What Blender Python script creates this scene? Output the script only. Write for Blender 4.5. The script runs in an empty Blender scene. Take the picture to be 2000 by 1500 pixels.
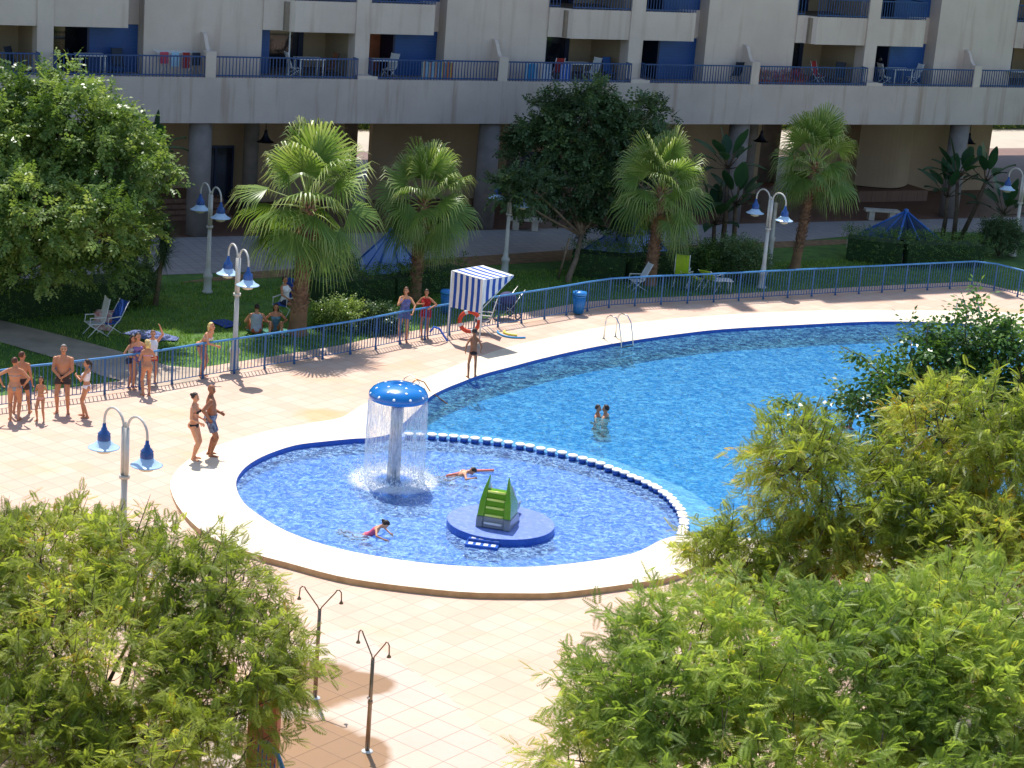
import bpy, bmesh, math, random
import numpy as np
from mathutils import Vector, Matrix
from mathutils.geometry import tessellate_polygon
R = math.radians
scene = bpy.context.scene
COL = scene.collection

# ------------------------------------------------------------------ camera
F_PX, PITCH, ROLL, CAM_H = 3955.6, 0.2719, 0.0789, 15.4
fwd = np.array([0, math.cos(PITCH), -math.sin(PITCH)])
r0 = np.array([1.0, 0, 0]); u0 = np.cross(r0, fwd)
rgt = r0*math.cos(ROLL) + u0*math.sin(ROLL)
upv = u0*math.cos(ROLL) - r0*math.sin(ROLL)
cam_d = bpy.data.cameras.new('camera'); cam = bpy.data.objects.new('camera', cam_d); COL.objects.link(cam)
cam_d.sensor_width = 36; cam_d.lens = F_PX/2000*36; cam_d.clip_start = 0.5; cam_d.clip_end = 3000
m = Matrix.Identity(4)
for i in range(3):
    m[i][0] = rgt[i]; m[i][1] = upv[i]; m[i][2] = -fwd[i]
m[2][3] = CAM_H
cam.matrix_world = m
scene.camera = cam
# ------------------------------------------------------------------ light
SUN = Vector((-0.15, 0.51, 1.0)).normalized()
EL = math.asin(SUN.z); AZ = math.atan2(SUN.x, SUN.y)
w = bpy.data.worlds.new('World'); scene.world = w; w.use_nodes = True
nt = w.node_tree; bg = nt.nodes['Background']
sky = nt.nodes.new('ShaderNodeTexSky'); sky.sky_type = 'NISHITA'; sky.sun_disc = False
sky.sun_elevation = EL; sky.sun_rotation = AZ; sky.air_density = 1.0; sky.dust_density = 0.8; sky.ozone_density = 1.0
nt.links.new(sky.outputs[0], bg.inputs[0]); bg.inputs[1].default_value = 0.15
sd = bpy.data.lights.new('sun', 'SUN'); so = bpy.data.objects.new('sun', sd); COL.objects.link(so)
sd.energy = 4.2; sd.angle = R(0.53); sd.color = (1.0, 0.955, 0.90)
so.rotation_euler = (-SUN).to_track_quat('-Z', 'Y').to_euler(); so.location = (0, 0, 60)
scene.view_settings.view_transform = 'Standard'; scene.view_settings.look = 'None'
scene.view_settings.exposure = 0.52; scene.view_settings.gamma = 1.0
scene.cycles.max_bounces = 8; scene.cycles.transparent_max_bounces = 16
scene.cycles.caustics_reflective = False; scene.cycles.caustics_refractive = False
scene.cycles.sample_clamp_indirect = 6

# ------------------------------------------------------------------ measuring
def ray(px, py):
    return fwd + rgt*(px-1000)/F_PX - upv*(py-750)/F_PX
def G(px, py, z=0.0):           # the point of the level z that the photograph shows at px, py
    d = ray(px, py); t = (z-CAM_H)/d[2]
    return Vector((d[0]*t, d[1]*t, z))
def W(px, py, Y):               # the point at depth Y
    d = ray(px, py); t = Y/d[1]
    return Vector((d[0]*t, Y, CAM_H+d[2]*t))
FAZ = 0.4895
P0 = G(926, 451); P0.z = 0
ce, se = math.cos(FAZ), math.sin(FAZ)
EV = Vector((ce, se, 0)); NV = Vector((-se, ce, 0))
def S(px, py, off=0.0):         # facade coordinate (along, height) of a pixel on the plane lying off metres behind the front
    d = Vector(ray(px, py)); o = Vector((0, 0, CAM_H)); t = ((P0-o).dot(NV)+off)/d.dot(NV)
    p = o + d*t
    return (p-P0).dot(EV), p.z
# ------------------------------------------------------------------ materials
def lin(h):
    h = h.lstrip('#'); c = [int(h[i:i+2], 16)/255 for i in (0, 2, 4)]
    return tuple(x/12.92 if x <= .04045 else ((x+.055)/1.055)**2.4 for x in c)
MATS = {}
def mat(name, col, rough=.6, var=.12, scale=3.0, metal=0.0, bump=0.0, bscale=20.0, col2=None, spec=.5, coat=0.0, sheen=0.0):
    if name in MATS: return MATS[name]
    m = bpy.data.materials.new(name); m.use_nodes = True; nt = m.node_tree; N = nt.nodes; L = nt.links
    b = N['Principled BSDF']; b.inputs['Roughness'].default_value = rough; b.inputs['Metallic'].default_value = metal
    b.inputs['Specular IOR Level'].default_value = spec; b.inputs['Coat Weight'].default_value = coat
    tc = N.new('ShaderNodeTexCoord'); no = N.new('ShaderNodeTexNoise'); no.inputs['Scale'].default_value = scale; no.inputs['Detail'].default_value = 5
    L.new(tc.outputs['Object'], no.inputs['Vector'])
    mx = N.new('ShaderNodeMix'); mx.data_type = 'RGBA'
    c2 = col2 if col2 else tuple(max(0, x*(1-var*2)) for x in col)
    mx.inputs[6].default_value = (*c2, 1); mx.inputs[7].default_value = (*(col if col2 else [min(1, x*(1+var)) for x in col]), 1)
    rp = N.new('ShaderNodeMapRange'); rp.inputs[1].default_value = .3; rp.inputs[2].default_value = .7
    L.new(no.outputs[0], rp.inputs[0]); L.new(rp.outputs[0], mx.inputs[0]); L.new(mx.outputs[2], b.inputs['Base Color'])
    if bump:
        n2 = N.new('ShaderNodeTexNoise'); n2.inputs['Scale'].default_value = bscale; n2.inputs['Detail'].default_value = 4
        L.new(tc.outputs['Object'], n2.inputs['Vector'])
        bp = N.new('ShaderNodeBump'); bp.inputs['Strength'].default_value = bump; bp.inputs['Distance'].default_value = .02
        L.new(n2.outputs[0], bp.inputs['Height']); L.new(bp.outputs[0], b.inputs['Normal'])
    MATS[name] = m
    return m
def nodes_of(m):
    return m.node_tree.nodes, m.node_tree.links, m.node_tree.nodes['Principled BSDF']
def mixrgb(N, L, fac, a, b, mode='MIX'):
    mx = N.new('ShaderNodeMix'); mx.data_type = 'RGBA'; mx.blend_type = mode
    for sock, v in ((mx.inputs[0], fac), (mx.inputs[6], a), (mx.inputs[7], b)):
        if hasattr(v, 'links'): L.new(v, sock)
        elif isinstance(v, (int, float)): sock.default_value = v
        else: sock.default_value = (*v, 1)
    return mx.outputs[2]
def rng(N, L, v, a, b, c=0.0, d=1.0):
    r = N.new('ShaderNodeMapRange'); L.new(v, r.inputs[0])
    for i, x in enumerate((a, b, c, d)): r.inputs[i+1].default_value = x
    return r.outputs[0]
def noise(N, L, vec, scale, detail=4, rough=.5, dist=0):
    n = N.new('ShaderNodeTexNoise'); n.inputs['Scale'].default_value = scale; n.inputs['Detail'].default_value = detail
    n.inputs['Roughness'].default_value = rough; n.inputs['Distortion'].default_value = dist
    L.new(vec, n.inputs['Vector']); return n.outputs[0]
def mapping(N, L, vec, rot=0, scale=(1, 1, 1), loc=(0, 0, 0)):
    mp = N.new('ShaderNodeMapping'); mp.inputs['Rotation'].default_value = (0, 0, rot); mp.inputs['Scale'].default_value = scale
    mp.inputs['Location'].default_value = loc; L.new(vec, mp.inputs['Vector']); return mp.outputs[0]
def math_n(N, L, op, a, b=None):
    m_ = N.new('ShaderNodeMath'); m_.operation = op
    for i, v in enumerate((a, b)):
        if v is None: continue
        if hasattr(v, 'links'): L.new(v, m_.inputs[i])
        else: m_.inputs[i].default_value = v
    return m_.outputs[0]
def tile_mat(name, c1, c2, mortar, size, rot, loc, stain=None, msize=.012, gross=.12, rough=.75):
    m = mat(name, c1, rough); N, L, b = nodes_of(m)
    tc = N.new('ShaderNodeTexCoord').outputs['Object']
    v = mapping(N, L, tc, rot=rot, loc=loc)
    br = N.new('ShaderNodeTexBrick'); br.offset = 0; br.squash = 1
    br.inputs['Scale'].default_value = 1; br.inputs['Mortar Size'].default_value = msize; br.inputs['Mortar Smooth'].default_value = .3
    br.inputs['Brick Width'].default_value = size; br.inputs['Row Height'].default_value = size; br.inputs['Bias'].default_value = 0
    br.inputs['Color1'].default_value = (*c1, 1); br.inputs['Color2'].default_value = (*c2, 1); br.inputs['Mortar'].default_value = (*mortar, 1)
    L.new(v, br.inputs['Vector'])
    n1 = noise(N, L, tc, .7, 6, .6); n2 = noise(N, L, tc, 9, 4, .6)
    c = mixrgb(N, L, rng(N, L, n1, .35, .7, 0, gross*3), br.outputs[0], tuple(x*.72 for x in c2))
    c = mixrgb(N, L, rng(N, L, n2, .3, .7, 0, .10), c, tuple(x*.6 for x in c1))
    if stain: c = stain(N, L, tc, c, b)
    L.new(c, b.inputs['Base Color'])
    bp = N.new('ShaderNodeBump'); bp.inputs['Strength'].default_value = .4; bp.inputs['Distance'].default_value = .01; bp.invert = True
    L.new(br.outputs['Fac'], bp.inputs['Height']); L.new(bp.outputs[0], b.inputs['Normal'])
    return m
# ------------------------------------------------------------------ mesh builder
class MB:
    def __init__(s): s.v = []; s.f = []; s.smooth = []
    def add(s, vs, fs, smooth=False):
        k = len(s.v); s.v += [tuple(v) for v in vs]; s.f += [tuple(i+k for i in f) for f in fs]; s.smooth += [smooth]*len(fs)
        return s
    def box(s, x0, x1, y0, y1, z0, z1, M=None):
        vs = [(x, y, z) for z in (z0, z1) for x, y in ((x0, y0), (x1, y0), (x1, y1), (x0, y1))]
        if M: vs = [M @ Vector(v) for v in vs]
        return s.add(vs, [(3, 2, 1, 0), (4, 5, 6, 7), (0, 1, 5, 4), (1, 2, 6, 5), (2, 3, 7, 6), (3, 0, 4, 7)])
    def prism(s, poly, z0, z1, M=None):
        n = len(poly); vs = [(p[0], p[1], z0) for p in poly] + [(p[0], p[1], z1) for p in poly]
        if M: vs = [M @ Vector(v) for v in vs]
        tri = tessellate_polygon([[Vector((p[0], p[1], 0)) for p in poly]])
        area = sum(poly[i][0]*poly[(i+1) % n][1]-poly[(i+1) % n][0]*poly[i][1] for i in range(n))
        fs = []
        for t in tri:
            a, b_, c = t
            ar = (poly[b_][0]-poly[a][0])*(poly[c][1]-poly[a][1])-(poly[c][0]-poly[a][0])*(poly[b_][1]-poly[a][1])
            if ar < 0: a, b_, c = c, b_, a
            fs += [(a+n, b_+n, c+n), (c, b_, a)]
        for i in range(n):
            j = (i+1) % n
            fs.append((i, j, j+n, i+n) if area > 0 else (j, i, i+n, j+n))
        return s.add(vs, fs)
    def tube(s, pts, rad, seg=8, caps=True, flat=None):
        pts = [Vector(p) for p in pts]; n = len(pts)
        if not hasattr(rad, '__len__'): rad = [rad]*n
        vs = []; u = None
        for i, p in enumerate(pts):
            t = (pts[min(i+1, n-1)]-pts[max(i-1, 0)]).normalized()
            if u is None: u = t.orthogonal().normalized()
            else:
                u = (u - t*u.dot(t))
                u = u.normalized() if u.length > 1e-6 else t.orthogonal().normalized()
            v = t.cross(u)
            for k in range(seg):
                a = 2*math.pi*k/seg
                vs.append(p + (u*math.cos(a)+v*math.sin(a))*rad[i])
        fs = [(i*seg+k, i*seg+(k+1) % seg, (i+1)*seg+(k+1) % seg, (i+1)*seg+k) for i in range(n-1) for k in range(seg)]
        s.add(vs, fs, True)
        if caps:
            k0 = len(s.v)-n*seg
            s.f += [tuple(k0+seg-1-k for k in range(seg)), tuple(k0+(n-1)*seg+k for k in range(seg))]; s.smooth += [False, False]
        return s
    def lathe(s, prof, c=(0, 0, 0), seg=20, M=None, caps=True):
        vs = []; n = len(prof)
        for r, z in prof:
            for k in range(seg):
                a = 2*math.pi*k/seg; vs.append(Vector((c[0]+r*math.cos(a), c[1]+r*math.sin(a), c[2]+z)))
        if M: vs = [M @ v for v in vs]
        fs = [(i*seg+k, i*seg+(k+1) % seg, (i+1)*seg+(k+1) % seg, (i+1)*seg+k) for i in range(n-1) for k in range(seg)]
        s.add(vs, fs, True)
        if caps:
            k0 = len(s.v)-n*seg
            if prof[0][0] > 1e-4: s.f.append(tuple(k0+seg-1-k for k in range(seg))); s.smooth.append(False)
            if prof[-1][0] > 1e-4: s.f.append(tuple(k0+(n-1)*seg+k for k in range(seg))); s.smooth.append(False)
        return s
    def ell(s, c, r, seg=12, ring=8, M=None):
        prof = [(max(math.cos(a), 1e-5), math.sin(a)) for a in [-math.pi/2+math.pi*i/ring for i in range(ring+1)]]
        vs = []
        for q, z in prof:
            for k in range(seg):
                a = 2*math.pi*k/seg; v = Vector((q*math.cos(a)*r[0], q*math.sin(a)*r[1], z*r[2]))
                if M: v = M @ v
                vs.append(v+Vector(c))
        fs = [(i*seg+k, i*seg+(k+1) % seg, (i+1)*seg+(k+1) % seg, (i+1)*seg+k) for i in range(ring) for k in range(seg)]
        return s.add(vs, fs, True)
    def cap(s, p0, p1, ra, rb, seg=10):    # closed tapered capsule
        p0 = Vector(p0); p1 = Vector(p1); d = (p1-p0)
        L_ = d.length; d = d.normalized() if L_ > 1e-6 else Vector((0, 0, 1))
        pts = []; rr = []
        for a in (90, 60, 30): pts.append(p0-d*ra*math.sin(R(a))); rr.append(max(ra*math.cos(R(a)), ra*.02))
        pts += [p0, p1]; rr += [ra, rb]
        for a in (30, 60, 90): pts.append(p1+d*rb*math.sin(R(a))); rr.append(max(rb*math.cos(R(a)), rb*.02))
        return s.tube(pts, rr, seg)
    def build(s, name, material, parent=None, **tags):
        me = bpy.data.meshes.new(name)
        inv = None
        if parent is not None:
            Mx = parent.matrix_basis.copy(); q = parent.parent
            while q is not None: Mx = q.matrix_basis @ Mx; q = q.parent
            if parent.get('_local') or any(o.get('_local') for o in chain(parent)): inv = None
            else: inv = Mx.inverted()
        vs = [tuple(inv @ Vector(v)) for v in s.v] if inv is not None else s.v
        me.from_pydata(vs, [], s.f); me.polygons.foreach_set('use_smooth', s.smooth)
        me.materials.append(material); me.update()
        o = bpy.data.objects.new(name, me); COL.objects.link(o)
        if parent is not None: o.parent = parent
        for k, v in tags.items(): o[k] = v
        return o
def chain(o):
    while o is not None: yield o; o = o.parent
def thing(name, loc, label, cat, group=None, rz=0, local=False):
    o = bpy.data.objects.new(name, None); COL.objects.link(o); o.empty_display_size = .3
    o.location = loc; o.rotation_euler = (0, 0, rz); o['label'] = label; o['category'] = cat
    if group: o['group'] = group
    if local: LOCALS.append(o); o['_local'] = 1
    return o
LOCALS = []
def tag(o, label, cat, group=None):
    o['label'] = label; o['category'] = cat
    if group: o['group'] = group
    return o
def struct(o): o['kind'] = 'structure'; return o
def copy_tree(o, parent=None):
    c = o.copy(); COL.objects.link(c); c.parent = parent
    if o.get('_local') and parent is None: LOCALS.append(c)
    for ch in list(o.children): copy_tree(ch, c)
    return c
def place(proto, first, loc, rz, label, group=None):
    o = proto if first else copy_tree(proto)
    o.location = loc; o.rotation_euler = (0, 0, rz); o['label'] = label
    if group: o['group'] = group
    return o
def smooth_closed(pts, n=4, closed=True):   # Catmull-Rom
    P = [Vector((p[0], p[1])) for p in pts]; out = []; N_ = len(P)
    rg = range(N_) if closed else range(N_-1)
    for i in rg:
        p0, p1, p2, p3 = (P[(i-1) % N_], P[i], P[(i+1) % N_], P[(i+2) % N_]) if closed else (P[max(i-1, 0)], P[i], P[i+1], P[min(i+2, N_-1)])
        for k in range(n):
            t = k/n
            out.append(.5*((2*p1)+(-p0+p2)*t+(2*p0-5*p1+4*p2-p3)*t*t+(-p0+3*p1-3*p2+p3)*t**3))
    if not closed: out.append(P[-1])
    return out
def sheet(name, polys, zf, material, cuts=()):   # polygon with holes, bent by zf(x, y)
    loops = [[Vector((p[0], p[1], 0)) for p in pl] for pl in polys]
    tri = tessellate_polygon(loops); vs = [v for l in loops for v in l]
    bm = bmesh.new(); bv = [bm.verts.new(v) for v in vs]
    for t in tri:
        try: f = bm.faces.new([bv[i] for i in t])
        except ValueError: continue
    for n_, c_ in cuts:
        bmesh.ops.bisect_plane(bm, geom=bm.verts[:]+bm.edges[:]+bm.faces[:], plane_co=c_, plane_no=n_)
    for v in bm.verts: v.co.z = zf(v.co.x, v.co.y)
    for f in bm.faces:
        f.normal_update()
        if f.normal.z < 0: f.normal_flip()
    me = bpy.data.meshes.new(name); bm.to_mesh(me); bm.free(); me.materials.append(material)
    o = bpy.data.objects.new(name, me); COL.objects.link(o); return struct(o)
# ------------------------------------------------------------------ ground levels
LOW = -0.13
def zdeck(x, y): return LOW*min(1, max(0, (45.0-y)/3.6))
def GD(px, py):                 # point on the (slightly sloping) deck
    p = G(px, py)
    for _ in range(4): p = G(px, py, zdeck(p.x, p.y))
    return p
# ------------------------------------------------------------------ pool outlines
def px_line(pts, f=G): return [f(*p) for p in pts]
FAR = [(840, 775), (870, 759), (905, 745), (940, 732), (1000, 716), (1060, 700), (1145, 681), (1230, 666), (1330, 652), (1413, 643), (1554, 635), (1712, 628), (1840, 630), (1930, 636), (2000, 645), (2090, 665), (2180, 705), (2230, 760), (2250, 830), (2220, 910), (2140, 970), (2060, 1010), (1980, 1035), (1904, 1038), (1800, 1052), (1720, 1064), (1648, 1067), (1560, 1060), (1480, 1052), (1410, 1048), (1352, 1047)]
KLOW = [(1325, 1047), (1307, 1050), (1287, 1057), (1267, 1068), (1240, 1080), (1215, 1086), (1150, 1097), (1050, 1107), (950, 1108), (850, 1102), (750, 1089), (650, 1069), (560, 1038), (497, 1000), (471, 975), (461, 948), (467, 927), (488, 906), (524, 887), (576, 870), (629, 863), (692, 857), (719, 856), (745, 852), (763, 847)]
STONES = [(799, 848), (821, 849), (844, 849), (865, 850.5), (886, 852), (907, 854), (928, 856), (951, 858), (972, 861), (993, 864), (1016, 868), (1035, 871), (1056, 876), (1077, 880), (1098, 884), (1119, 890), (1138, 895), (1156, 900), (1173, 905), (1189, 912), (1205, 918), (1220, 923), (1234, 930), (1248, 935), (1262, 942), (1275, 948), (1284, 953), (1295, 961), (1304, 967), (1312, 974), (1317, 981), (1323, 988), (1329, 995), (1332, 1003), (1334, 1009), (1336, 1017), (1336, 1023), (1335, 1031), (1333, 1037), (1332, 1043)]
UNI = smooth_closed(px_line(FAR+KLOW+[(790, 825), (822, 795)]), 3)
ARC = [Vector((p.x, p.y)) for p in px_line(STONES)]
PLAT = smooth_closed(px_line([(333, 940), (345, 985), (385, 1030), (430, 1058), (500, 1083), (560, 1099), (658, 1125), (756, 1141), (896, 1156), (1008, 1159), (1100, 1157), (1240, 1139), (1307, 1128), (1347, 1112), (1373, 1100), (1395, 1091), (1427, 1093), (1500, 1101), (1620, 1112), (1760, 1100), (1900, 1078), (2050, 1052), (2200, 1000), (2330, 900), (2340, 780), (2260, 680), (2120, 630), (2000, 613), (1850, 607), (1627, 606), (1413, 615), (1200, 635), (1080, 658), (995, 677), (910, 706), (840, 735), (760, 768), (705, 792), (668, 815), (610, 826), (520, 842), (430, 868), (365, 900)]), 3)
FENCE_PX = [(-150, 828), (-60, 808), (0, 797), (60, 788), (130, 780), (200, 771), (300, 757), (379, 742), (456, 730), (580, 710), (709, 688), (765, 675), (870, 656), (982, 637), (1084, 620), (1179, 602), (1237, 598), (1298, 594.5), (1400, 590), (1517, 583), (1640, 576), (1750, 570), (1917, 561), (2010, 586), (2120, 618)]
FEN = [Vector((p.x, p.y)) for p in px_line(FENCE_PX)]
def offset_line(pl, d):
    out = []
    for i, p in enumerate(pl):
        t = (pl[min(i+1, len(pl)-1)]-pl[max(i-1, 0)]).normalized()
        out.append(p + Vector((-t.y, t.x))*d)
    return out
# ------------------------------------------------------------------ ground materials
lawn = mat('lawn', lin('#5f8432'), .9, .25, 2.0, col2=lin('#3b5e28'), bump=.6, bscale=60)
def stain(N, L, tc, c, b):
    # wet tiles round the two showers: darker and glossier
    sp = N.new('ShaderNodeSeparateXYZ'); L.new(tc, sp.inputs[0]); nz = noise(N, L, tc, 1.3, 3)
    tot = None
    for (px, py, rx, ry) in ((600, 1335, 1.35, 1.15), (700, 1335, .75, .6), (585, 1455, 1.2, 1.3), (700, 1480, .6, .9)):
        q = GD(px, py)
        dx = math_n(N, L, 'DIVIDE', math_n(N, L, 'SUBTRACT', sp.outputs[0], q.x), rx); dy = math_n(N, L, 'DIVIDE', math_n(N, L, 'SUBTRACT', sp.outputs[1], q.y), ry)
        d = math_n(N, L, 'ADD', math_n(N, L, 'MULTIPLY', dx, dx), math_n(N, L, 'MULTIPLY', dy, dy))
        d = math_n(N, L, 'ADD', d, math_n(N, L, 'MULTIPLY', nz, .9)); mk = rng(N, L, d, 1.15, 1.5, 1, 0)
        tot = mk if tot is None else math_n(N, L, 'MAXIMUM', tot, mk)
    L.new(rng(N, L, tot, 0, 1, .8, .35), b.inputs['Roughness'])
    return mixrgb(N, L, tot, c, mixrgb(N, L, 1.0, c, lin('#c6ad8c'), 'MULTIPLY'))
def stain2(N, L, tc, c, b):     # ochre wear on the deck, blotchy
    n = noise(N, L, mapping(N, L, tc, scale=(.5, .8, 1), loc=(3, 1, 0)), .55, 5, .65)
    c = mixrgb(N, L, rng(N, L, n, .55, .75, 0, .55), c, lin('#d6a066'))
    q = G(630, 812); sp = N.new('ShaderNodeSeparateXYZ'); L.new(tc, sp.inputs[0])
    dx = math_n(N, L, 'DIVIDE', math_n(N, L, 'SUBTRACT', sp.outputs[0], q.x), .9); dy = math_n(N, L, 'DIVIDE', math_n(N, L, 'SUBTRACT', sp.outputs[1], q.y), .8)
    d = math_n(N, L, 'ADD', math_n(N, L, 'MULTIPLY', dx, dx), math_n(N, L, 'MULTIPLY', dy, dy)); d = math_n(N, L, 'ADD', d, math_n(N, L, 'MULTIPLY', noise(N, L, tc, 2.2, 4), 1.2))
    c = mixrgb(N, L, rng(N, L, noise(N, L, mapping(N, L, tc, scale=(.25, .6, 1), loc=(7, 2, 0)), 1.6, 6, .7), .52, .72, 0, .38), c, lin('#c9a284'))
    return mixrgb(N, L, rng(N, L, d, .7, 1.5, .55, 0), c, lin('#c99a58'))
deckm = tile_mat('deck_tiles', lin('#d6baa4'), lin('#d2ad96'), lin('#ba9c87'), .4932, -.9195, (0, 0, 0), stain=stain2)
stripm = tile_mat('shower_tiles', lin('#c6b3a5'), lin('#cdb7a4'), lin('#9d8676'), .60, -R(-38), (.1, .2, 0), stain=stain, msize=.010)
copm = mat('coping_stone', lin('#ebdfcb'), .7, .06, .9, col2=lin('#dcc6a8'), bump=.15, bscale=30)
risem = mat('riser_tiles', lin('#c2a47c'), .7, .15, 4, col2=lin('#a5875f'), bump=.3)
pathm = mat('path_paving', lin('#b9a793'), .85, .12, 1.5, bump=.4, bscale=25)
plazam = tile_mat('plaza_tiles', lin('#a8a29c'), lin('#9c9794'), lin('#7a7674'), .4, -FAZ, (0, 0, 0), gross=.1, rough=.55)
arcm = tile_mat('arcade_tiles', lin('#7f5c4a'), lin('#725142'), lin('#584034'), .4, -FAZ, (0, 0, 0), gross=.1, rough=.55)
brightm = mat('street_paving', lin('#b5aa99'), .9, .06, .5)
# ------------------------------------------------------------------ the sheets
cx, cy = 5.0, 50.0
hole = [Vector((cx+(p.x-cx)*1.04, cy+(p.y-cy)*1.04)) for p in UNI]
gm = sheet('ground', [[(-600, -60), (600, -60), (600, 1200), (-600, 1200)], hole], lambda x, y: -.17 if y < 50 else -.02-.15*max(0, (52-y)/2) if y < 52 else -.02, lawn, [((0, 1, 0), (0, 50, 0)), ((0, 1, 0), (0, 52, 0))])
fb = offset_line(FEN, .95)
deckp = [(-40, 10), (40, 10), (40, 63)]
deckp += [(p.x, p.y) for p in reversed(fb)] + [(-40, fb[0].y-12)]
sheet('pool_deck', [deckp, hole], lambda x, y: zdeck(x, y), deckm, [((0, 1, 0), (0, 45, 0)), ((0, 1, 0), (0, 41.4, 0))])
plat = sheet('pool_surround', [[(p.x, p.y) for p in PLAT], UNI], lambda x, y: .006, copm)
mb = MB(); n = len(PLAT)          # the step down from the raised surround
for i in range(n):
    a, b_ = PLAT[i], PLAT[(i+1) % n]
    za, zb = zdeck(*a)-.02, zdeck(*b_)-.02
    mb.add([(a.x, a.y, .006), (b_.x, b_.y, .006), (b_.x, b_.y, zb), (a.x, a.y, za)], [(0, 1, 2, 3)])
struct(mb.build('surround_step', risem))
strip = [GD(*p) for p in [(652, 1231), (700, 1229), (739, 1264), (871, 1356), (1013, 1494), (1120, 1600), (1150, 1800), (300, 1800), (380, 1420), (520, 1290)]]
sheet('shower_paving', [[(p.x, p.y) for p in strip]], lambda x, y: zdeck(x, y)+.004, stripm)
pth = [G(*p) for p in [(-300, 600), (0, 625), (120, 655), (240, 688), (330, 715), (430, 722), (380, 745), (300, 757), (200, 735), (130, 706), (0, 668), (-300, 640)]]
sheet('path', [[(p.x, p.y) for p in pth]], lambda x, y: .006, pathm)
def L3(s_, d_, z=0): return P0+EV*s_+NV*d_+Vector((0, 0, z))
pz = [L3(-45, -5.6), L3(-11, -5.4), L3(2, -3.6), L3(13, -3.2), L3(19, -2.0), L3(24, -3.0), L3(60, -3.2), L3(60, .15), L3(-45, .15)]
sheet('plaza', [[(p.x, p.y) for p in pz]], lambda x, y: -.01, plazam)
pz = [L3(-45, .15), L3(60, .15), L3(60, 17.5), L3(-45, 17.5)]
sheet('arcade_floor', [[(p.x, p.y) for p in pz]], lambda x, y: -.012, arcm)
pz = [L3(-60, 17.5), L3(80, 17.5), L3(80, 60), L3(-60, 60)]
sheet('street', [[(p.x, p.y) for p in pz]], lambda x, y: -.014, brightm)
# soil band between the hedges and the plaza
soil = mat('soil', lin('#8a6e4e'), .95, .2, 4, bump=.5)
pz = [L3(-14, -6.6), L3(-2, -5.6), L3(8, -4.6), L3(16, -3.9), L3(18, -3.2), L3(13, -3.2), L3(2, -3.6), L3(-11, -5.4)]
sheet('soil_strip', [[(p.x, p.y) for p in pz]], lambda x, y: -.008, soil)
# ------------------------------------------------------------------ pool basins
def basin_mat(name, c1, c2, grout):
    m = mat(name, c1, .35); N, L, b = nodes_of(m)
    tc = N.new('ShaderNodeTexCoord').outputs['Object']
    vo = N.new('ShaderNodeTexVoronoi'); vo.inputs['Scale'].default_value = 14; vo.distance = 'CHEBYCHEV'; L.new(tc, vo.inputs['Vector'])
    sp = N.new('ShaderNodeSeparateColor'); L.new(vo.outputs['Color'], sp.inputs[0])
    c = mixrgb(N, L, sp.outputs[0], c1, c2); c = mixrgb(N, L, rng(N, L, sp.outputs[1], .86, .9, 0, .6), c, grout)
    c = mixrgb(N, L, rng(N, L, noise(N, L, tc, 1.1, 4), .35, .7, 0, .35), c, c2); L.new(c, b.inputs['Base Color'])
    return m
mainb = basin_mat('main_pool_mosaic', lin('#2f9fdc'), lin('#1778c0'), lin('#98d4f0'))
kidsb = basin_mat('children_pool_mosaic', lin('#5ca6f0'), lin('#2f7ce2'), lin('#c8e0fb'))
wallm = basin_mat('pool_wall_mosaic', lin('#2058b4'), lin('#1a4c9f'), lin('#2a64bc'))
stepm = basin_mat('pool_step_mosaic', lin('#bcd0ee'), lin('#9dbbe8'), lin('#eef4fb'))
KPOLY = [Vector((p.x, p.y)) for p in smooth_closed(px_line(KLOW), 3, closed=False)] + ARC
MPOLY = [Vector((p.x, p.y)) for p in smooth_closed(px_line([(790, 825), (822, 795)]+FAR), 3, closed=False)] + list(reversed(ARC))
KZ, MZ, WZ = -.36, -.66, -.09
sheet('children_pool_floor', [KPOLY], lambda x, y: KZ, kidsb)
sheet('main_pool_floor', [MPOLY], lambda x, y: MZ, mainb)
mb = MB(); n = len(UNI)
for i in range(n):
    a, b_ = UNI[i], UNI[(i+1) % n]
    mb.add([(a.x, a.y, .006), (b_.x, b_.y, .006), (b_.x, b_.y, MZ-.02), (a.x, a.y, MZ-.02)], [(0, 1, 2, 3)])
struct(mb.build('pool_wall', wallm))
lipm = mat('pool_lip', lin('#f4ecdc'), .6, .05)
arcL = [ARC[0]+(ARC[0]-ARC[1]).normalized()*.5]+ARC+[ARC[-1]+(ARC[-1]-ARC[-2]).normalized()*.2]
def strip_wall(name, line, o0, o1, z0, z1, m_):
    a = offset_line(line, o0); b_ = offset_line(line, o1); n_ = len(a); mb = MB()
    for i in range(n_-1):
        mb.add([(a[i].x, a[i].y, z1), (a[i+1].x, a[i+1].y, z1), (b_[i+1].x, b_[i+1].y, z1), (b_[i].x, b_[i].y, z1),
                (a[i].x, a[i].y, z0), (a[i+1].x, a[i+1].y, z0), (b_[i+1].x, b_[i+1].y, z0), (b_[i].x, b_[i].y, z0)],
               [(0, 1, 2, 3), (0, 4, 5, 1), (3, 2, 6, 7)])
    return struct(mb.build(name, m_))
strip_wall('pool_divider', arcL, -.15, .15, MZ, -.125, wallm)
strip_wall('pool_step', arcL, .15, 1.0, MZ, -.20, stepm)
strip_wall('pool_step', arcL, 1.0, 1.5, MZ, -.34, mainb)
strip_wall('pool_step', arcL, 1.5, 2.0, MZ, -.48, mainb)
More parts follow.
